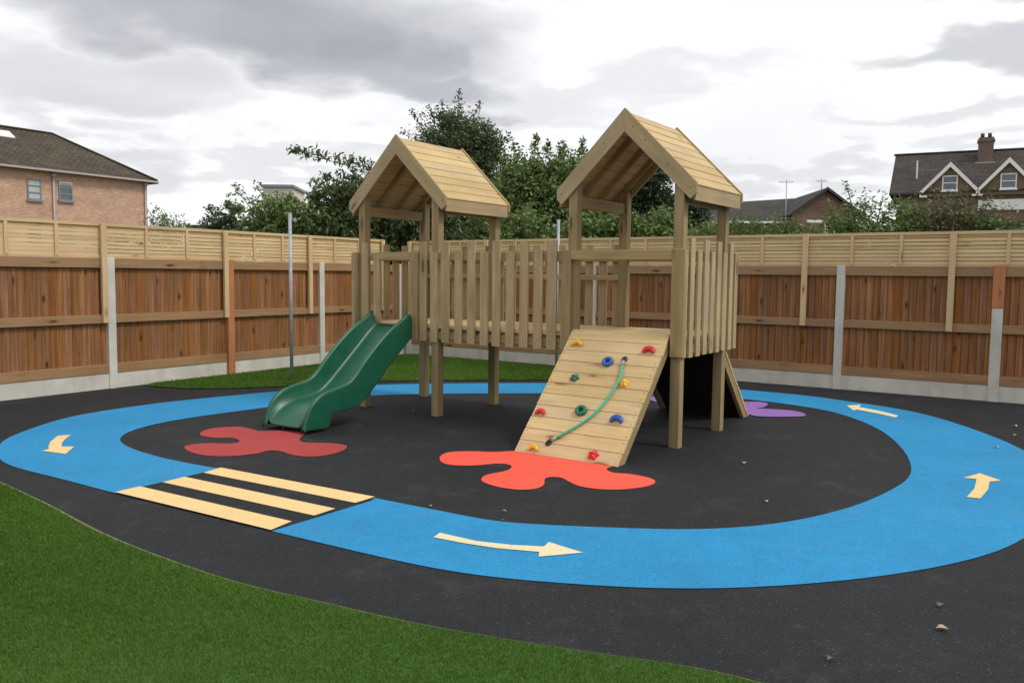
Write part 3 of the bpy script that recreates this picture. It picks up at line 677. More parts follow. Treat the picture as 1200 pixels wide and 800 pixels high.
for (a, b), (c, d) in ((rp_[0], rp_[1]), (rp_[-1], rp_[-3])):
    dv = Vector((c-a, d-b)).normalized(); m = MB(); m.tube([on_ramp(a, b, .022), on_ramp(a+dv.x*.045, b+dv.y*.045, .022)], .0145, 10); m.build('rope_ferrule', 'galv', cr)
    m = MB(); m.tube([on_ramp(a-dv.x*.035, b-dv.y*.035, -.002), on_ramp(a-dv.x*.035, b-dv.y*.035, .010)], .028, 14)
    ring = [on_ramp(a-dv.x*.015+.0*i+math.cos(i*math.pi/6)*.02*dv.x, b-dv.y*.015+math.cos(i*math.pi/6)*.02*dv.y, .02+math.sin(i*math.pi/6)*.018) for i in range(13)]
    m.tube(ring, .006, 6, False); m.build('rope_anchor', 'dark_metal', cr)
# slide
RIM = [(-.094, .97), (-.097, 1.06), (-.125, 1.098), (-.17, 1.088), (-.24, 1.045), (-.43, .945), (-.63, .80), (-.82, .636), (-.94, .515), (-1.06, .435), (-1.24, .398), (-1.41, .36), (-1.53, .28), (-1.60, .17), (-1.64, .045)]
BED = [(-.094, .960), (-.10, .955), (-.14, .930), (-.19, .895), (-.26, .84), (-.36, .755), (-.52, .62), (-.69, .48), (-.83, .365), (-.97, .285), (-1.15, .25), (-1.32, .235), (-1.46, .185), (-1.56, .11), (-1.62, .052)]
SKT = [(-.094, .858), (-.10, .85), (-.13, .825), (-.18, .785), (-.25, .73), (-.33, .67), (-.46, .57), (-.61, .43), (-.757, .305), (-.92, .205), (-1.12, .172), (-1.29, .160), (-1.325, .04), (-1.45, .03), (-1.60, .035)]
def slide():
    n = 5; r_, b_, s_ = smooth(RIM, n, False), smooth(BED, n, False), [p for p in smooth(SKT, n, False)]
    uL, uR = .20, .792; us = [('s', .0, .0), ('s', -.001, .012), ('m', -.001, .5), ('r', 0, -.030), ('r', .0005, -.010), ('r', .005, -.001), ('r', .016, .002), ('r', .026, -.001), ('r', .031, -.011), ('r', .034, -.030), ('x', .046, .5), ('b', .062, .045), ('b', .070, .020), ('b', .090, .004), ('b', .115, .0), ('b', .20, -.003), ('b', .26, -.003)]
    N = len(r_); vs = []; cols = []
    half = us; full = half+[(k, (uR-uL)-o, z) for k, o, z in reversed(half)]
    for i in range(N):
        for k, o, dz in full:
            if k == 's': p = (s_[i][0], s_[i][1]+dz)
            elif k == 'm': p = ((s_[i][0]+r_[i][0])/2, (s_[i][1]+r_[i][1])/2)
            elif k == 'r': p = (r_[i][0], r_[i][1]+dz)
            elif k == 'x': p = (r_[i][0]*(1-.55)+b_[i][0]*.55, r_[i][1]*.45+b_[i][1]*.55)
            else: p = (b_[i][0], b_[i][1]+dz)
            vs.append((uL+o, p[0], p[1]))
    c = len(full); fs = [(i*c+j, i*c+j+1, (i+1)*c+j+1, (i+1)*c+j) for i in range(N-1) for j in range(c-1)]
    m = MB(); m.add(vs, fs, [[(0, 0)]*4]*len(fs), True); o = m.build('slide', 'green_plastic', pf); o['label'] = 'dark green moulded plastic slide with curled lip'
    sd = o.modifiers.new('thick', 'SOLIDIFY'); sd.thickness = .007; sd.offset = -1
    mm = MB(); mm.box(.30, .758, -.10, .03, .962, .985); mm.add([], [], []); mm.build('top_plate', 'green_plastic', o, .004)
    for u in (.34, .66):
        mm = MB(); mm.tube([(u, -1.50, -.01), (u, -1.50, .13)], .017, 10); mm.build('slide_foot', 'galv', o)
slide()

# ------------------------------------------------------------------ metal poles
def pole(x, y, top, label, foot=0):
    m = MB(); m.tube([(0, 0, -.02), (0, 0, top)], .024, 14); 
    o = empty('metal_pole', (x, y, foot)); m.build('tube', 'galv', o)
    m = MB(); m.tube([(.02, 0, top-.09), (.075, 0, top-.09)], .012, 8); m.box(.055, .085, -.02, .02, top-.115, top-.065); m.build('hook', 'galv', o)
    m = MB(); m.tube([(0, 0, top), (0, 0, top+.008)], .0255, 14); m.build('cap', 'galv', o)
    tag(o, label, 'pole', 'galvanised shade poles'); return o
pole(-3.148, 11.882, 2.38, 'slim galvanised metal pole standing on the back lawn left of the slide')
pole(.716, 13.306, 2.42, 'slim galvanised metal pole behind the bridge, its top beside the right-hand tower').rotation_euler.z = math.pi

# ------------------------------------------------------------------ fallen leaves
def leaf(x, y, s, mat, label):
    m = MB(); n = 6; c = random.uniform(.2, .5)
    ang = random.uniform(0, 6.28); vs = []; fs = []
    for i in range(n+1):
        t = i/n; w_ = math.sin(math.pi*t**.8)*.32*(1+.25*random.uniform(-1, 1))
        for sgn in (-1, 0, 1):
            px_, py_ = (t-.5), sgn*w_; z = abs(sgn)*w_*c+.18*math.sin(t*3)*random.uniform(.7, 1.1)
            vs.append((s*(px_*math.cos(ang)-py_*math.sin(ang)), s*(px_*math.sin(ang)+py_*math.cos(ang)), s*z+.002))
    for i in range(n):
        for j in (0, 1): a = i*3+j; fs.append((a, a+1, a+4, a+3))
    m.add(vs, fs, [[(0, 0)]*4]*len(fs), True)
    o = m.build('fallen_leaf', mat); o.location = (x, y, .006); sd = o.modifiers.new('t', 'SOLIDIFY'); sd.thickness = .0008
    tag(o, label, 'leaf', 'dry leaves lying on the rubber ground'); return o
LL = [(0, .055, 'dead_leaf', 'largest pale dry leaf on the black ground at the lower right'), (1, .045, 'dead_leaf_dark', 'dry leaf just above the largest pale leaf at the lower right'), (2, .042, 'dead_leaf', 'dry leaf on the black island near its lower right edge'),
      (3, .05, 'dead_leaf', 'dry leaf on the black island right of the right-hand tower'), (4, .055, 'dead_leaf', 'pale leaf by the right fence, farther of two'), (5, .05, 'dead_leaf', 'pale leaf by the right fence, nearer of two'),
      (6, .045, 'dead_leaf', 'dry leaf on the blue track near the right fence'), (7, .04, 'dead_leaf_dark', 'curled brown leaf near the lawn edge at the bottom'), (9, .03, 'dead_leaf', 'tiny leaf on the black island close to the front blue straight'),
      (10, .032, 'dead_leaf_dark', 'tiny dark leaf on the edge of the front blue straight'), (11, .028, 'dead_leaf', 'tiny leaf between the two front splats'), (12, .035, 'dead_leaf', 'small leaf on the black ground by the left-hand tower posts')]
for i, s, mt, lb in LL: leaf(*LEAVES[i], s, mt, lb)

# ------------------------------------------------------------------ vegetation
def leaf_mesh(name, C, tone, size, mat, parent, droop=0., asp=.45, jit=.35):
    n = len(C); a = rng.normal(size=(n, 3)); a[:, 2] = a[:, 2]*.6-droop; a /= np.linalg.norm(a, axis=1)[:, None]
    b = rng.normal(size=(n, 3)); b -= (b*a).sum(1)[:, None]*a; b /= np.linalg.norm(b, axis=1)[:, None]
    s = size*(1-jit+2*jit*rng.uniform(size=n))[:, None]; c = np.cross(a, b)
    fold = .12*s
    v = np.stack([C-a*s*.5, C+b*s*asp*.5+c*fold-a*s*.05, C+a*s*.5, C-b*s*asp*.5+c*fold-a*s*.05], 1).reshape(-1, 3)
    me = bpy.data.meshes.new(name); me.vertices.add(4*n); me.vertices.foreach_set('co', v.ravel()); me.loops.add(4*n); me.loops.foreach_set('vertex_index', np.arange(4*n)); me.polygons.add(n)
    me.polygons.foreach_set('loop_start', np.arange(n)*4); me.polygons.foreach_set('loop_total', np.full(n, 4)); me.update()
    at = me.attributes.new('tone', 'FLOAT', 'POINT'); at.data.foreach_set('value', np.repeat(np.clip(tone, 0, 1), 4))
    me.materials.append(M[mat]); o = bpy.data.objects.new(name, me); COL.objects.link(o); o.parent = parent; return o
def plant(kind, label, cat, group, base, lobes, ncl, nlf, size, mat, spread=.22, droop=0., asp=.45, shoots=(), limbs=14, trunk_r=.07, trunk_h=None, multi=1):
    bx, by = base; root = tag(empty(kind, (bx, by, -.05)), label, cat, group)
    L = np.array(lobes, float); L[:, 0] -= bx; L[:, 1] -= by
    vol = L[:, 3]*L[:, 4]*L[:, 5]; idx = rng.choice(len(L), ncl, p=vol/vol.sum())
    d = rng.normal(size=(ncl, 3)); d /= np.linalg.norm(d, axis=1)[:, None]; rad = rng.uniform(size=ncl)**.45*rng.uniform(.78, 1.12, ncl)
    C = L[idx, :3]+d*L[idx, 3:]*rad[:, None]; C[:, 2] = np.maximum(C[:, 2], .3)
    k = rng.integers(int(nlf*.5), int(nlf*1.5), ncl); tone = np.repeat(rng.normal(.5, .2, ncl), k); sp = np.repeat(spread*rng.uniform(.6, 1.3, ncl), k)
    P = np.repeat(C, k, 0)+rng.normal(size=(k.sum(), 3))*sp[:, None]*np.array([.6, .6, .45]); tone = tone+rng.normal(0, .12, len(tone))
    sm = MB()
    for (sx, sy, sz, tx, ty, tz, dn) in shoots:
        a = np.array([sx-bx, sy-by, sz]); b = np.array([tx-bx, ty-by, tz]); nn = int(dn*np.linalg.norm(b-a)); t = rng.uniform(0, 1, nn)
        mid = (a+b)/2+np.array([0, 0, .08*np.linalg.norm(b-a)]); Q = (1-t)[:, None]**2*a+2*(t*(1-t))[:, None]*mid+(t**2)[:, None]*b
        P = np.vstack([P, Q+rng.normal(size=Q.shape)*(.035+.08*(1-t))[:, None]]); tone = np.append(tone, rng.normal(.5, .2, nn))
        sm.tube([tuple((1-q)**2*a+2*q*(1-q)*mid+q*q*b) for q in np.linspace(0, 1, 7)], [.014*(1-.8*q) for q in np.linspace(0, 1, 7)], 5)
    P[:, 2] += .05
    leaf_mesh('crown', P, tone, size, mat, root, droop, asp)
    zc = L[:, 2].mean(); th = trunk_h or zc
    for q in range(multi):
        ox, oy = (rng.uniform(-.25, .25, 2) if multi > 1 else (0, 0))
        tp = [(ox, oy, -.05), (ox+.04, oy-.03, th*.35), (ox*1.6-.05, oy*1.6+.04, th*.7), (ox*2+.03, oy*2, th*1.15)]
        sm.tube(smooth(tp, 4, False), [trunk_r*(1-.65*i/12) for i in range(13)], 8)
    for i in rng.choice(ncl, min(limbs, ncl), replace=False):
        a = Vector((0, 0, th*rng.uniform(.45, 1.0))); b = Vector(C[i]); mid = (a+b)/2+Vector((0, 0, .12*(b-a).length))
        sm.tube(smooth([tuple(a), tuple(mid), tuple(b)], 4, False), [trunk_r*.4*(1-.85*j/8) for j in range(9)], 5)
    sm.build('trunk', 'bark', root)
    return root
TG = 'trees behind the fences'
plant('privet_hedge', 'low hedge glimpsed through the slats of the left fence between brick building and small trees', 'hedge', TG, (-7.2, 17.2), [(-8.3, 18, 1.85, .8, .4, .55), (-7.3, 17.2, 1.8, .8, .4, .55), (-6.3, 16.7, 1.75, .8, .4, .55), (-5.7, 16.4, 1.7, .6, .4, .55)], 520, 28, .07, 'leaf_mid', .11, trunk_r=.025, multi=5, limbs=8)
# big dark tree behind the left tower
plant('broadleaf_tree', 'tall dark round-headed tree rising behind the left tower roof', 'tree', TG, (-1.55, 24),
      [(-1.65, 24, 5.05, 1.2, 1.1, 1.15), (-2.1, 24.2, 4.7, 1.0, 1.1, .8), (-1.1, 24, 4.5, 1.15, 1.1, 1.3), (-1.5, 24, 3.2, 1.6, 1.3, 1.3), (-.55, 24, 3.5, .85, .9, 1.1)], 1500, 46, .092, 'leaf_dark', .21,
      shoots=[(-2.5, 24, 5.2, -3.2, 24, 5.55, 90), (-2.4, 24, 5.4, -2.95, 24, 6.15, 120), (-2.2, 24, 5.8, -2.45, 24, 6.3, 110), (-1.6, 24, 6., -1.55, 24, 6.7, 160), (-2., 24, 6., -2.05, 24, 6.45, 130), (-1.2, 24, 5.9, -.95, 24, 6.4, 130), (-2.7, 24, 4.8, -3.3, 24, 4.95, 80), (-.6, 24, 5., -.25, 24, 5.3, 90), (-.5, 24, 4.4, .1, 24, 4.8, 90)])
plant('hazel_tree', 'bright mid-green tree with upright shoots between the two tower roofs', 'tree', TG, (.8, 21),
      [(.3, 21, 3.55, .85, .8, .95), (1.1, 21, 3.6, .9, .9, 1.0), (1.7, 21, 3.3, .75, .8, 1.1), (.6, 21, 2.4, 1.4, .9, 1.1), (1.5, 21.2, 2.3, 1.2, .9, 1.1)], 1200, 40, .095, 'leaf_mid', .19, asp=.62,
      shoots=[(.1, 21, 4.0, .0, 21, 4.8, 150), (.5, 21, 4.1, .55, 21, 5.0, 190), (.75, 21, 4.1, .85, 21, 4.85, 170), (1.2, 21, 4.1, 1.2, 21, 4.85, 190), (1.6, 21, 3.9, 1.72, 21, 4.95, 190), (1.85, 21, 3.7, 1.95, 21, 4.6, 130), (-.2, 21, 3.9, -.35, 21, 4.5, 130)])
plant('cherry_laurel', 'dark laurel with long drooping leaves and an arching branch left of the left tower', 'tree', TG, (-2.6, 17.2),
      [(-3.35, 17, 2.65, .9, .8, .78), (-2.4, 17.2, 2.8, 1.05, .9, .80), (-3.3, 17, 2.1, 1.2, .8, .7), (-1.7, 17.6, 2.5, 1.1, .9, .75)], 950, 38, .14, 'leaf_laurel', .17, droop=.9, asp=.30,
      shoots=[(-2.2, 17, 3.3, -4.5, 17, 4.0, 130), (-2.3, 17, 3.5, -3.3, 17, 3.8, 70), (-3.0, 17, 3.3, -3.9, 17, 3.5, 90), (-2.6, 17, 3.2, -2.3, 17, 3.9, 90), (-3.5, 17, 3.2, -4.1, 17, 3.35, 90), (-2.4, 17, 3.3, -3.6, 17, 3.2, 90)])
plant('cherry_tree', 'loose yellow-green small tree left of the dark laurel', 'tree', TG, (-4.6, 16.6),
      [(-4.5, 16.6, 2.5, .75, .6, .65), (-4.95, 16.6, 2.2, .5, .5, .6), (-4.1, 16.8, 2.2, .8, .6, .7)], 420, 30, .095, 'leaf_mid', .16, droop=.4, asp=.42, trunk_r=.04,
      shoots=[(-5.0, 16.6, 2.6, -5.5, 16.6, 3.25, 110), (-4.8, 16.6, 2.9, -5.1, 16.6, 3.3, 90), (-5.2, 16.6, 2.5, -5.6, 16.6, 2.9, 90)])
plant('conifer', 'small dark upright shrub behind the left fence, right one of a pair', 'shrub', TG, (-5.8, 17.4), [(-5.8, 17.4, 2.3, .25, .25, .80)], 170, 30, .07, 'leaf_dark', .08, trunk_r=.03, limbs=5)
plant('conifer', 'small dark leaning shrub behind the left fence, left one of a pair', 'shrub', TG, (-6.2, 17.6), [(-6.2, 17.6, 2.2, .30, .3, .80)], 150, 28, .07, 'leaf_dark', .09, trunk_r=.03, limbs=5)
plant('birch_tree', 'thin wispy pale shrub just right of the brick building', 'shrub', TG, (-8.3, 20), [(-8.35, 20, 2.6, .42, .4, .5), (-7.9, 20, 2.4, .4, .3, .4)], 110, 16, .07, 'leaf_bright', .14, trunk_r=.02, limbs=16)
plant('hazel_bush', 'mid-green bush seen between the posts of the left tower', 'bush', TG, (-1.2, 18.6), [(-1.9, 18.6, 2.2, .9, .7, .9), (-.9, 18.8, 2.2, 1.0, .7, .95), (.2, 19, 2.1, 1.0, .7, 1.0)], 620, 32, .10, 'leaf_mid', .18, asp=.62, trunk_r=.03, multi=4)
plant('holly_tree', 'very dark evergreen tree seen through the gable of the right tower', 'tree', TG, (3.2, 21.5), [(3.1, 21.5, 3.5, 1.15, .9, 1.35), (2.6, 21.5, 2.7, 1.2, .9, 1.2), (3.7, 21.6, 2.8, .8, .9, 1.2), (3.2, 21.5, 4.3, .7, .7, .7)], 1000, 36, .11, 'leaf_black', .2)
plant('elder_bush', 'green bush standing low in front of the dark evergreen behind the right tower', 'bush', TG, (3.0, 18.5), [(2.3, 18.5, 2.2, .8, .6, .8), (3.3, 18.5, 2.2, .9, .6, .8), (1.5, 18.5, 2.2, .6, .5, .75)], 520, 30, .10, 'leaf_mid', .16, asp=.6, trunk_r=.03, multi=3)
plant('yew_tree', 'dark narrow tree seen between the right tower post and its picket side', 'tree', TG, (4.4, 20.5), [(4.35, 20.5, 2.6, .42, .45, 1.15)], 260, 32, .09, 'leaf_black', .14, limbs=6)
plant('elder_bush', 'low yellow-green bush over the fence just right of the right tower', 'bush', TG, (4.4, 15.2), [(4.1, 15.2, 2.0, .6, .4, .68), (4.8, 14.8, 2.0, .6, .4, .64), (5.4, 14.4, 1.95, .45, .4, .66), (3.5, 15.6, 2.0, .5, .4, .66)], 700, 28, .065, 'leaf_bright', .13, asp=.5, trunk_r=.02, multi=4)
plant('buddleia', 'spiky shrub with tall arching shoots over the fence left of the gabled house', 'bush', TG, (5.95, 13.7), [(5.6, 13.7, 2.1, .5, .4, .68), (6.3, 13.5, 2.1, .55, .4, .68)], 420, 30, .08, 'leaf_mid', .13, droop=.2, asp=.35, trunk_r=.02, multi=4,
      shoots=[(5.6, 13.7, 2.3, 5.40, 13.7, 3.1, 120), (5.7, 13.7, 2.3, 5.72, 13.7, 2.95, 120), (5.9, 13.7, 2.4, 6.0, 13.7, 2.9, 110), (6.2, 13.6, 2.4, 6.2, 13.6, 2.85, 110), (5.4, 13.7, 2.2, 5.1, 13.7, 2.75, 110), (6.4, 13.5, 2.4, 6.75, 13.5, 2.85, 110)])
plant('buddleia', 'brownish shrub going to seed in front of the gabled house', 'bush', TG, (6.95, 13.1), [(6.75, 13.1, 2.2, .5, .4, .66), (7.25, 12.9, 2.15, .45, .4, .64)], 360, 26, .065, 'leaf_brown', .14, asp=.38, trunk_r=.02, multi=4,
      shoots=[(6.6, 13.1, 2.5, 6.5, 13.1, 2.98, 110), (6.9, 13.1, 2.5, 7.0, 13.1, 3.0, 110), (7.2, 13, 2.4, 7.35, 13, 2.9, 110), (6.4, 13.1, 2.5, 6.2, 13.1, 2.95, 110)])
plant('ivy_hedge', 'dense dark green hedge over the fence at the far right', 'hedge', TG, (8.3, 12.1), [(7.4, 12.5, 1.85, .7, .4, .64), (8.2, 12.1, 1.9, .8, .4, .64), (9.2, 11.6, 2.0, .8, .4, .68), (10.2, 11., 2.1, .8, .4, .76)], 1300, 34, .065, 'leaf_ivy', .11, asp=.75, trunk_r=.03, multi=5)

# ------------------------------------------------------------------ buildings
def frame_root(name, ox, oy, dx, dy, label, cat='house', group='houses beyond the fences'):
    return tag(empty(name, (ox, oy, 0), math.atan2(dy, dx)), label, cat, group)
def window(root, x0, x1, z0, z1, yf, out, frame, pane='glass', bars=(), sill=True, depth=.06, open_=False, arch=False):
    # yf: plane of the wall face (local y); out = -1/+1 outward
    m = MB(); t = .07; a, b = sorted((yf+out*.005, yf+out*depth)); 
    m.box(x0, x0+t, a, b, z0, z1); m.box(x1-t, x1, a, b, z0, z1); m.box(x0+t, x1-t, a, b, z1-t, z1); m.box(x0+t, x1-t, a, b, z0, z0+t)
    for q in bars: z = z0+(z1-z0)*q; m.box(x0+t, x1-t, a, b, z-.03, z+.03)
    w_ = m.build('window', frame, root)
    m = MB(); a, b = sorted((yf+out*.008, yf+out*.028)); m.box(x0+t, x1-t, a, b, z0+t, z1-t); m.build('pane', pane, w_)
    if sill:
        m = MB(); a, b = sorted((yf+out*.004, yf+out*(depth+.06))); m.box(x0-.06, x1+.06, a, b, z0-.10, z0-.003); m.build('sill', frame, w_)
    if open_:
        m = MB(); X = Matrix.Translation((0, yf+out*(depth+.01), z1-.02)) @ Matrix.Rotation(R(22)*-out, 4, 'X')
        hh = (z1-z0)*.8; m.box(x0+.02, x0+.09, 0, out*.05, -hh, 0, X); m.box(x1-.09, x1-.02, 0, out*.05, -hh, 0, X); m.box(x0+.09, x1-.09, 0, out*.05, -.07, 0, X); m.box(x0+.09, x1-.09, 0, out*.05, -hh, -hh+.08, X); s_ = m.build('opened_sash', 'white_paint', w_)
        m = MB(); m.box(x0+.09, x1-.09, out*.01, out*.03, -hh+.08, -.07, X)
        o = m.build('sash_glass', 'blind', root); o.parent = w_
    return w_
# left: long brick building with hipped tile roof. local X along the wall (away from camera), local -Y faces the yard
lb = frame_root('brick_building', -26.1, 43, .532, .847, 'long pink brick building with brown hipped tile roof behind the left fence', 'building')
LEN, WID, EZ, RZ = 8.27, 7.2, 6.86, 9.35
m = MB(); m.box(-16, LEN, 0, WID, -.05, EZ-.02, wall=True); m.build('wall', 'brick_pink', lb)
o = .42
ex0, ex1, ey0, ey1 = -16-o, LEN+o, -o, WID+o; rx1 = LEN+o-WID/2-o+.1; rx0 = -16+WID/2; ry = WID/2; ez = EZ-.02
m = MB()
m.quadp([(ex0, ey0, ez), (ex1, ey0, ez), (rx1, ry, RZ), (rx0, ry, RZ)], (1, 0, 0)); m.quadp([(ex1, ey1, ez), (ex0, ey1, ez), (rx0, ry, RZ), (rx1, ry, RZ)], (-1, 0, 0))
m.quadp([(ex1, ey0, ez), (ex1, ey1, ez), (rx1, ry, RZ)], (0, 1, 0)); m.quadp([(ex0, ey1, ez), (ex0, ey0, ez), (rx0, ry, RZ)], (0, -1, 0)); m.quadp([(ex0, ey0, ez), (ex0, ey1, ez), (ex1, ey1, ez), (ex1, ey0, ez)])
rf_ = m.build('roof', 'tile_brown', lb)
m = MB(); m.tube([(rx0, ry, RZ+.02), (rx1, ry, RZ+.02)], .09, 8); m.tube([(rx1, ry, RZ+.02), (ex1, ey0, ez+.05)], .07, 8); m.tube([(rx1, ry, RZ+.02), (ex1, ey1, ez+.05)], .07, 8); m.build('ridge_tiles', 'tile_brown', rf_)
m = MB(); m.box(ex0, ex1, ey0-.09, ey0-.005, ez-.09, ez+.015); m.box(ex1+.005, ex1+.09, ey0, ey1, ez-.14, ez+.02); m.build('gutter', 'gutter', rf_)
m = MB(); k_ = (RZ-ez)/(ry-ey0); y1, y2 = 2.5, 3.1
def rz_(y_): return ez+(y_-ey0)*k_
m.add([(-.5, y1, rz_(y1)+.05), (2.1, y1, rz_(y1)+.05), (2.1, y2, rz_(y2)+.05), (-.5, y2, rz_(y2)+.05), (-.5, y1, rz_(y1)-.05), (2.1, y1, rz_(y1)-.05), (2.1, y2, rz_(y2)-.05), (-.5, y2, rz_(y2)-.05)],
      [(0, 1, 2, 3), (0, 4, 5, 1), (1, 5, 6, 2), (2, 6, 7, 3), (3, 7, 4, 0)], [[(0, 0)]*4]*5); m.build('skylight', 'white_paint', rf_)
for x_ in (2.65, 8.10):
    m = MB(); m.tube([(x_, -.10, ez-.12), (x_, -.08, 0)], .055, 8); m.box(x_-.09, x_+.09, -.2, -.02, ez-.3, ez-.13); m.build('downpipe', 'gutter', lb)
for (a, b, z0, z1, op) in ((1.30, 2.02, 5.22, 6.30, 0), (2.96, 3.72, 5.30, 6.33, 1), (1.26, 1.96, 3.12, 4.15, 0), (2.96, 3.67, 3.05, 4.12, 0), (-3.5, -2.7, 5.22, 6.30, 0), (-6.5, -5.7, 5.22, 6.3, 0), (-3.5, -2.7, 3.12, 4.15, 0)):
    window(lb, a, b, z0, z1, 0, -1, 'win_grey', 'blind' if z1 > 5 and not op else 'glass', bars=(.35, .68), open_=bool(op))
# right: gabled house
rh = frame_root('gabled_house', 26.5, 58.2, .89, -.45, 'large dark-roofed house with white bargeboards and a brick chimney at the far right')
HL, HWD, HE = 15., 8.4, 7.42
m = MB(); m.box(.1, HL, 0, HWD, -.05, HE, wall=True); m.build('wall', 'render', rh)
m = MB(); m.box(4.86, HL+.01, -.14, -.004, 6.1, 6.78, wall=True); m.build('white_band', 'white_paint', rh)
m = MB(); yr, zr = 4.2, 10.52; xl = -.55
m.quadp([(xl, -.45, HE-.08), (HL+.5, -.45, HE-.08), (HL+.5, yr, zr), (xl+.1, yr, zr)], (1, 0, 0)); m.quadp([(HL+.5, HWD+.45, HE-.08), (xl, HWD+.45, HE-.08), (xl+.1, yr, zr), (HL+.5, yr, zr)], (-1, 0, 0))
m.quadp([(xl+.1, yr, zr-.04), (xl, -.45, HE-.14), (xl, HWD+.45, HE-.14)], (0, 1, 0))
r_ = m.build('roof', 'tile_dark', rh)
m = MB(); m.tube([(xl, yr, zr+.03), (HL+.5, yr, zr+.03)], .09, 8); m.build('ridge_tiles', 'tile_dark', r_)
m = MB(); m.box(xl, 1.5, -.56, -.46, HE-.2, HE-.06); m.build('gutter', 'black_paint', r_)
m = MB(); m.box(4.8, 5.72, yr-1.3, yr-.4, 9.2, 11.3, wall=True); m.box(4.73, 5.79, yr-1.37, yr-.33, 11.0, 11.15, wall=True); ch = m.build('chimney', 'brick_red', r_)
m = MB()
for q in (5.03, 5.47): m.tube([(q, yr-.85, 11.3), (q, yr-.85, 11.62)], .13, 10)
m.build('chimney_pots', 'dark_metal', ch)
m = MB(); m.box(4.66, 5.86, yr-1.42, yr-1.31, 9.36, 9.58); m.build('flashing', 'white_paint', ch)
m = MB(); m.box(1.03, 1.13, 1.2, 1.3, 8.4, 9.7); m.build('vent_pipe', 'white_paint', r_)
for c_, hw, za, tagl in ((3.12, 1.58, 9.15, 'left'), (6.5, 1.62, 9.28, 'right'), (10.6, 1.62, 9.28, 'x')):
    zb = HE+.05; k = (za-zb)/hw
    m = MB(); m.prism([(c_-hw, zb-.4), (c_+hw, zb-.4), (c_+hw, zb), (c_, za), (c_-hw, zb)], 1, -.30, .02); g = m.build('gablet', 'render', rh)
    m = MB(); yb = lambda z: (z-(HE-.08))/((zr-HE+.08)/(yr+.45))-.45
    for s in (1, -1):
        p = [(c_, -.46, za+.10), (c_+s*(hw+.12), -.46, zb-.03), (c_+s*(hw+.12), yb(zb), zb-.03), (c_, yb(za+.1)+.05, za+.10)]
        m.quadp(p if s > 0 else p[::-1], (0, 1, 0))
    m.build('gablet_roof', 'tile_dark', g)
    m = MB()
    for s in (1, -1):
        p = [(c_, za+.16), (c_+s*(hw+.2), zb-.08), (c_+s*(hw+.2), zb-.36), (c_, za-.17)]
        m.prism(p[::-1] if s > 0 else p, 1, -.56, -.47)
        m.box(min(c_+s*(hw-.25), c_+s*(hw+.2)), max(c_+s*(hw-.25), c_+s*(hw+.2)), -.60, -.40, zb-.45, zb-.33)
    m.build('bargeboard', 'white_paint', g)
    window(g, c_-.45, c_+.47, 7.45, 8.42, -.30, -1, 'white_paint', 'glass', bars=(.5,), sill=True, depth=.08)
# middle: low house with brick gable
mh = frame_root('brick_bungalow', 17.72, 48, 1, -.06, 'low dark-roofed house with a brown brick gable beyond the shrubs')
m = MB(); m.box(-7.2, 1.0, 1.5, 9, -.05, 4.85, wall=True); m.prism([(-1.75, -.05), (1.75, -.05), (1.75, 5.25), (0, 6.5), (-1.75, 5.25)], 1, 0, 1.49, (1, 0)); m.build('wall', 'brick_brown', mh)
m = MB(); m.quadp([(-7.8, 1.0, 4.80), (1.2, 1.0, 4.80), (1.2, 5.2, 6.62), (-7.8, 5.2, 6.02)], (1, 0, 0)); m.quadp([(1.2, 9.4, 4.8), (-7.8, 9.4, 4.8), (-7.8, 5.2, 6.02), (1.2, 5.2, 6.62)], (-1, 0, 0))
for s in (1, -1):
    p = [(0, -.35, 6.62), (s*2.1, -.35, 5.08), (s*2.1, 6, 5.08), (0, 6, 6.62)]; m.quadp(p if s > 0 else p[::-1], (0, 1, 0))
mr_ = m.build('roof', 'tile_slate', mh)
m = MB()
for s in (1, -1):
    p = [(0, 6.66), (s*2.15, 5.10), (s*2.15, 4.95), (0, 6.48)]; m.prism(p[::-1] if s > 0 else p, 1, -.42, -.34)
m.build('bargeboard', 'black_paint', mr_)
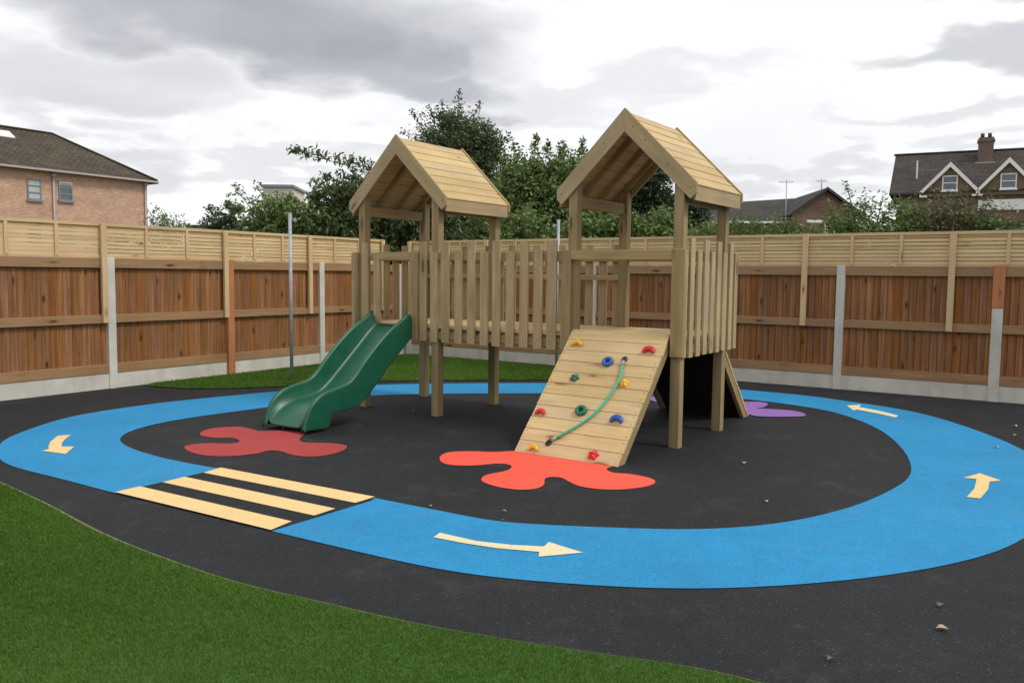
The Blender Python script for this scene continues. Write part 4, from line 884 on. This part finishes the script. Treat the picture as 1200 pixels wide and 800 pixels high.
m = MB(); m.box(-7.8, -2.0, .88, .98, 4.68, 4.80); m.build('gutter', 'white_paint', mr_)
m = MB(); m.box(-1.0, .9, -.03, -.004, 3.2, 4.75, wall=True); m.build('infill_panel', 'render', mh)
m = MB(); m.box(-6.9, -6.7, 1.38, 1.49, 3.0, 4.66); m.build('window_frame', 'white_paint', mh)
# aerials
def aerial(x, y, z0, z1, arm, label):
    o = empty('tv_aerial', (x, y, z0)); m = MB(); m.tube([(0, 0, 0), (0, 0, z1-z0)], .028, 6); m.build('mast', 'galv', o)
    m = MB(); h_ = z1-z0-.12; m.tube([(-arm*.6, 0, h_), (arm*.6, .1, h_)], .016, 5)
    for i in range(6): q = -arm*.5+arm*i/5; m.tube([(q, -.2, h_-.08), (q, .2, h_+.08)], .009, 4)
    m.build('antenna', 'galv', o); tag(o, label, 'aerial', 'television aerials')
aerial(15.18, 47, 4.0, 6.95, .7, 'tall thin television aerial in front of the low dark roof')
aerial(17.85, 49, 6.5, 7.25, .5, 'short television aerial on the brick gable ridge')
# pale block far behind the small tree, rooftop left
fb = frame_root('pale_building', -11.85, 40, 1, .05, 'distant pale flat-roofed building peeping over the small tree at the left', 'building')
m = MB(); m.box(0, 1.35, 0, 3, -.05, 5.55, wall=True); m.build('wall', 'pale_render', fb)
m = MB(); m.box(-.12, 1.45, -.12, 3.1, 5.56, 5.68); m.build('roof', 'win_grey', fb)
sb = frame_root('brick_outbuilding', -11.55, 30, 1, 0, 'low brown roof just showing over the left fence', 'building')
m = MB(); m.box(0, .75, 0, 3, -.05, 3.02, wall=True); m.build('wall', 'brick_brown', sb)
m = MB(); m.box(-.1, .85, -.1, 3.1, 3.03, 3.2); m.build('roof', 'tile_slate', sb)
# greenhouse-like white frame post behind the right fence
o = empty('white_frame', (7.35, 19.8, 0)); m = MB(); m.box(-.03, .03, -.03, .03, -.05, 2.92); m.build('upright', 'white_paint', o); m = MB(); m.box(-.45, -.031, -.025, .025, 2.84, 2.9); m.build('crossbar', 'white_paint', o)
tag(o, 'small white painted frame just showing above the right fence', 'frame')
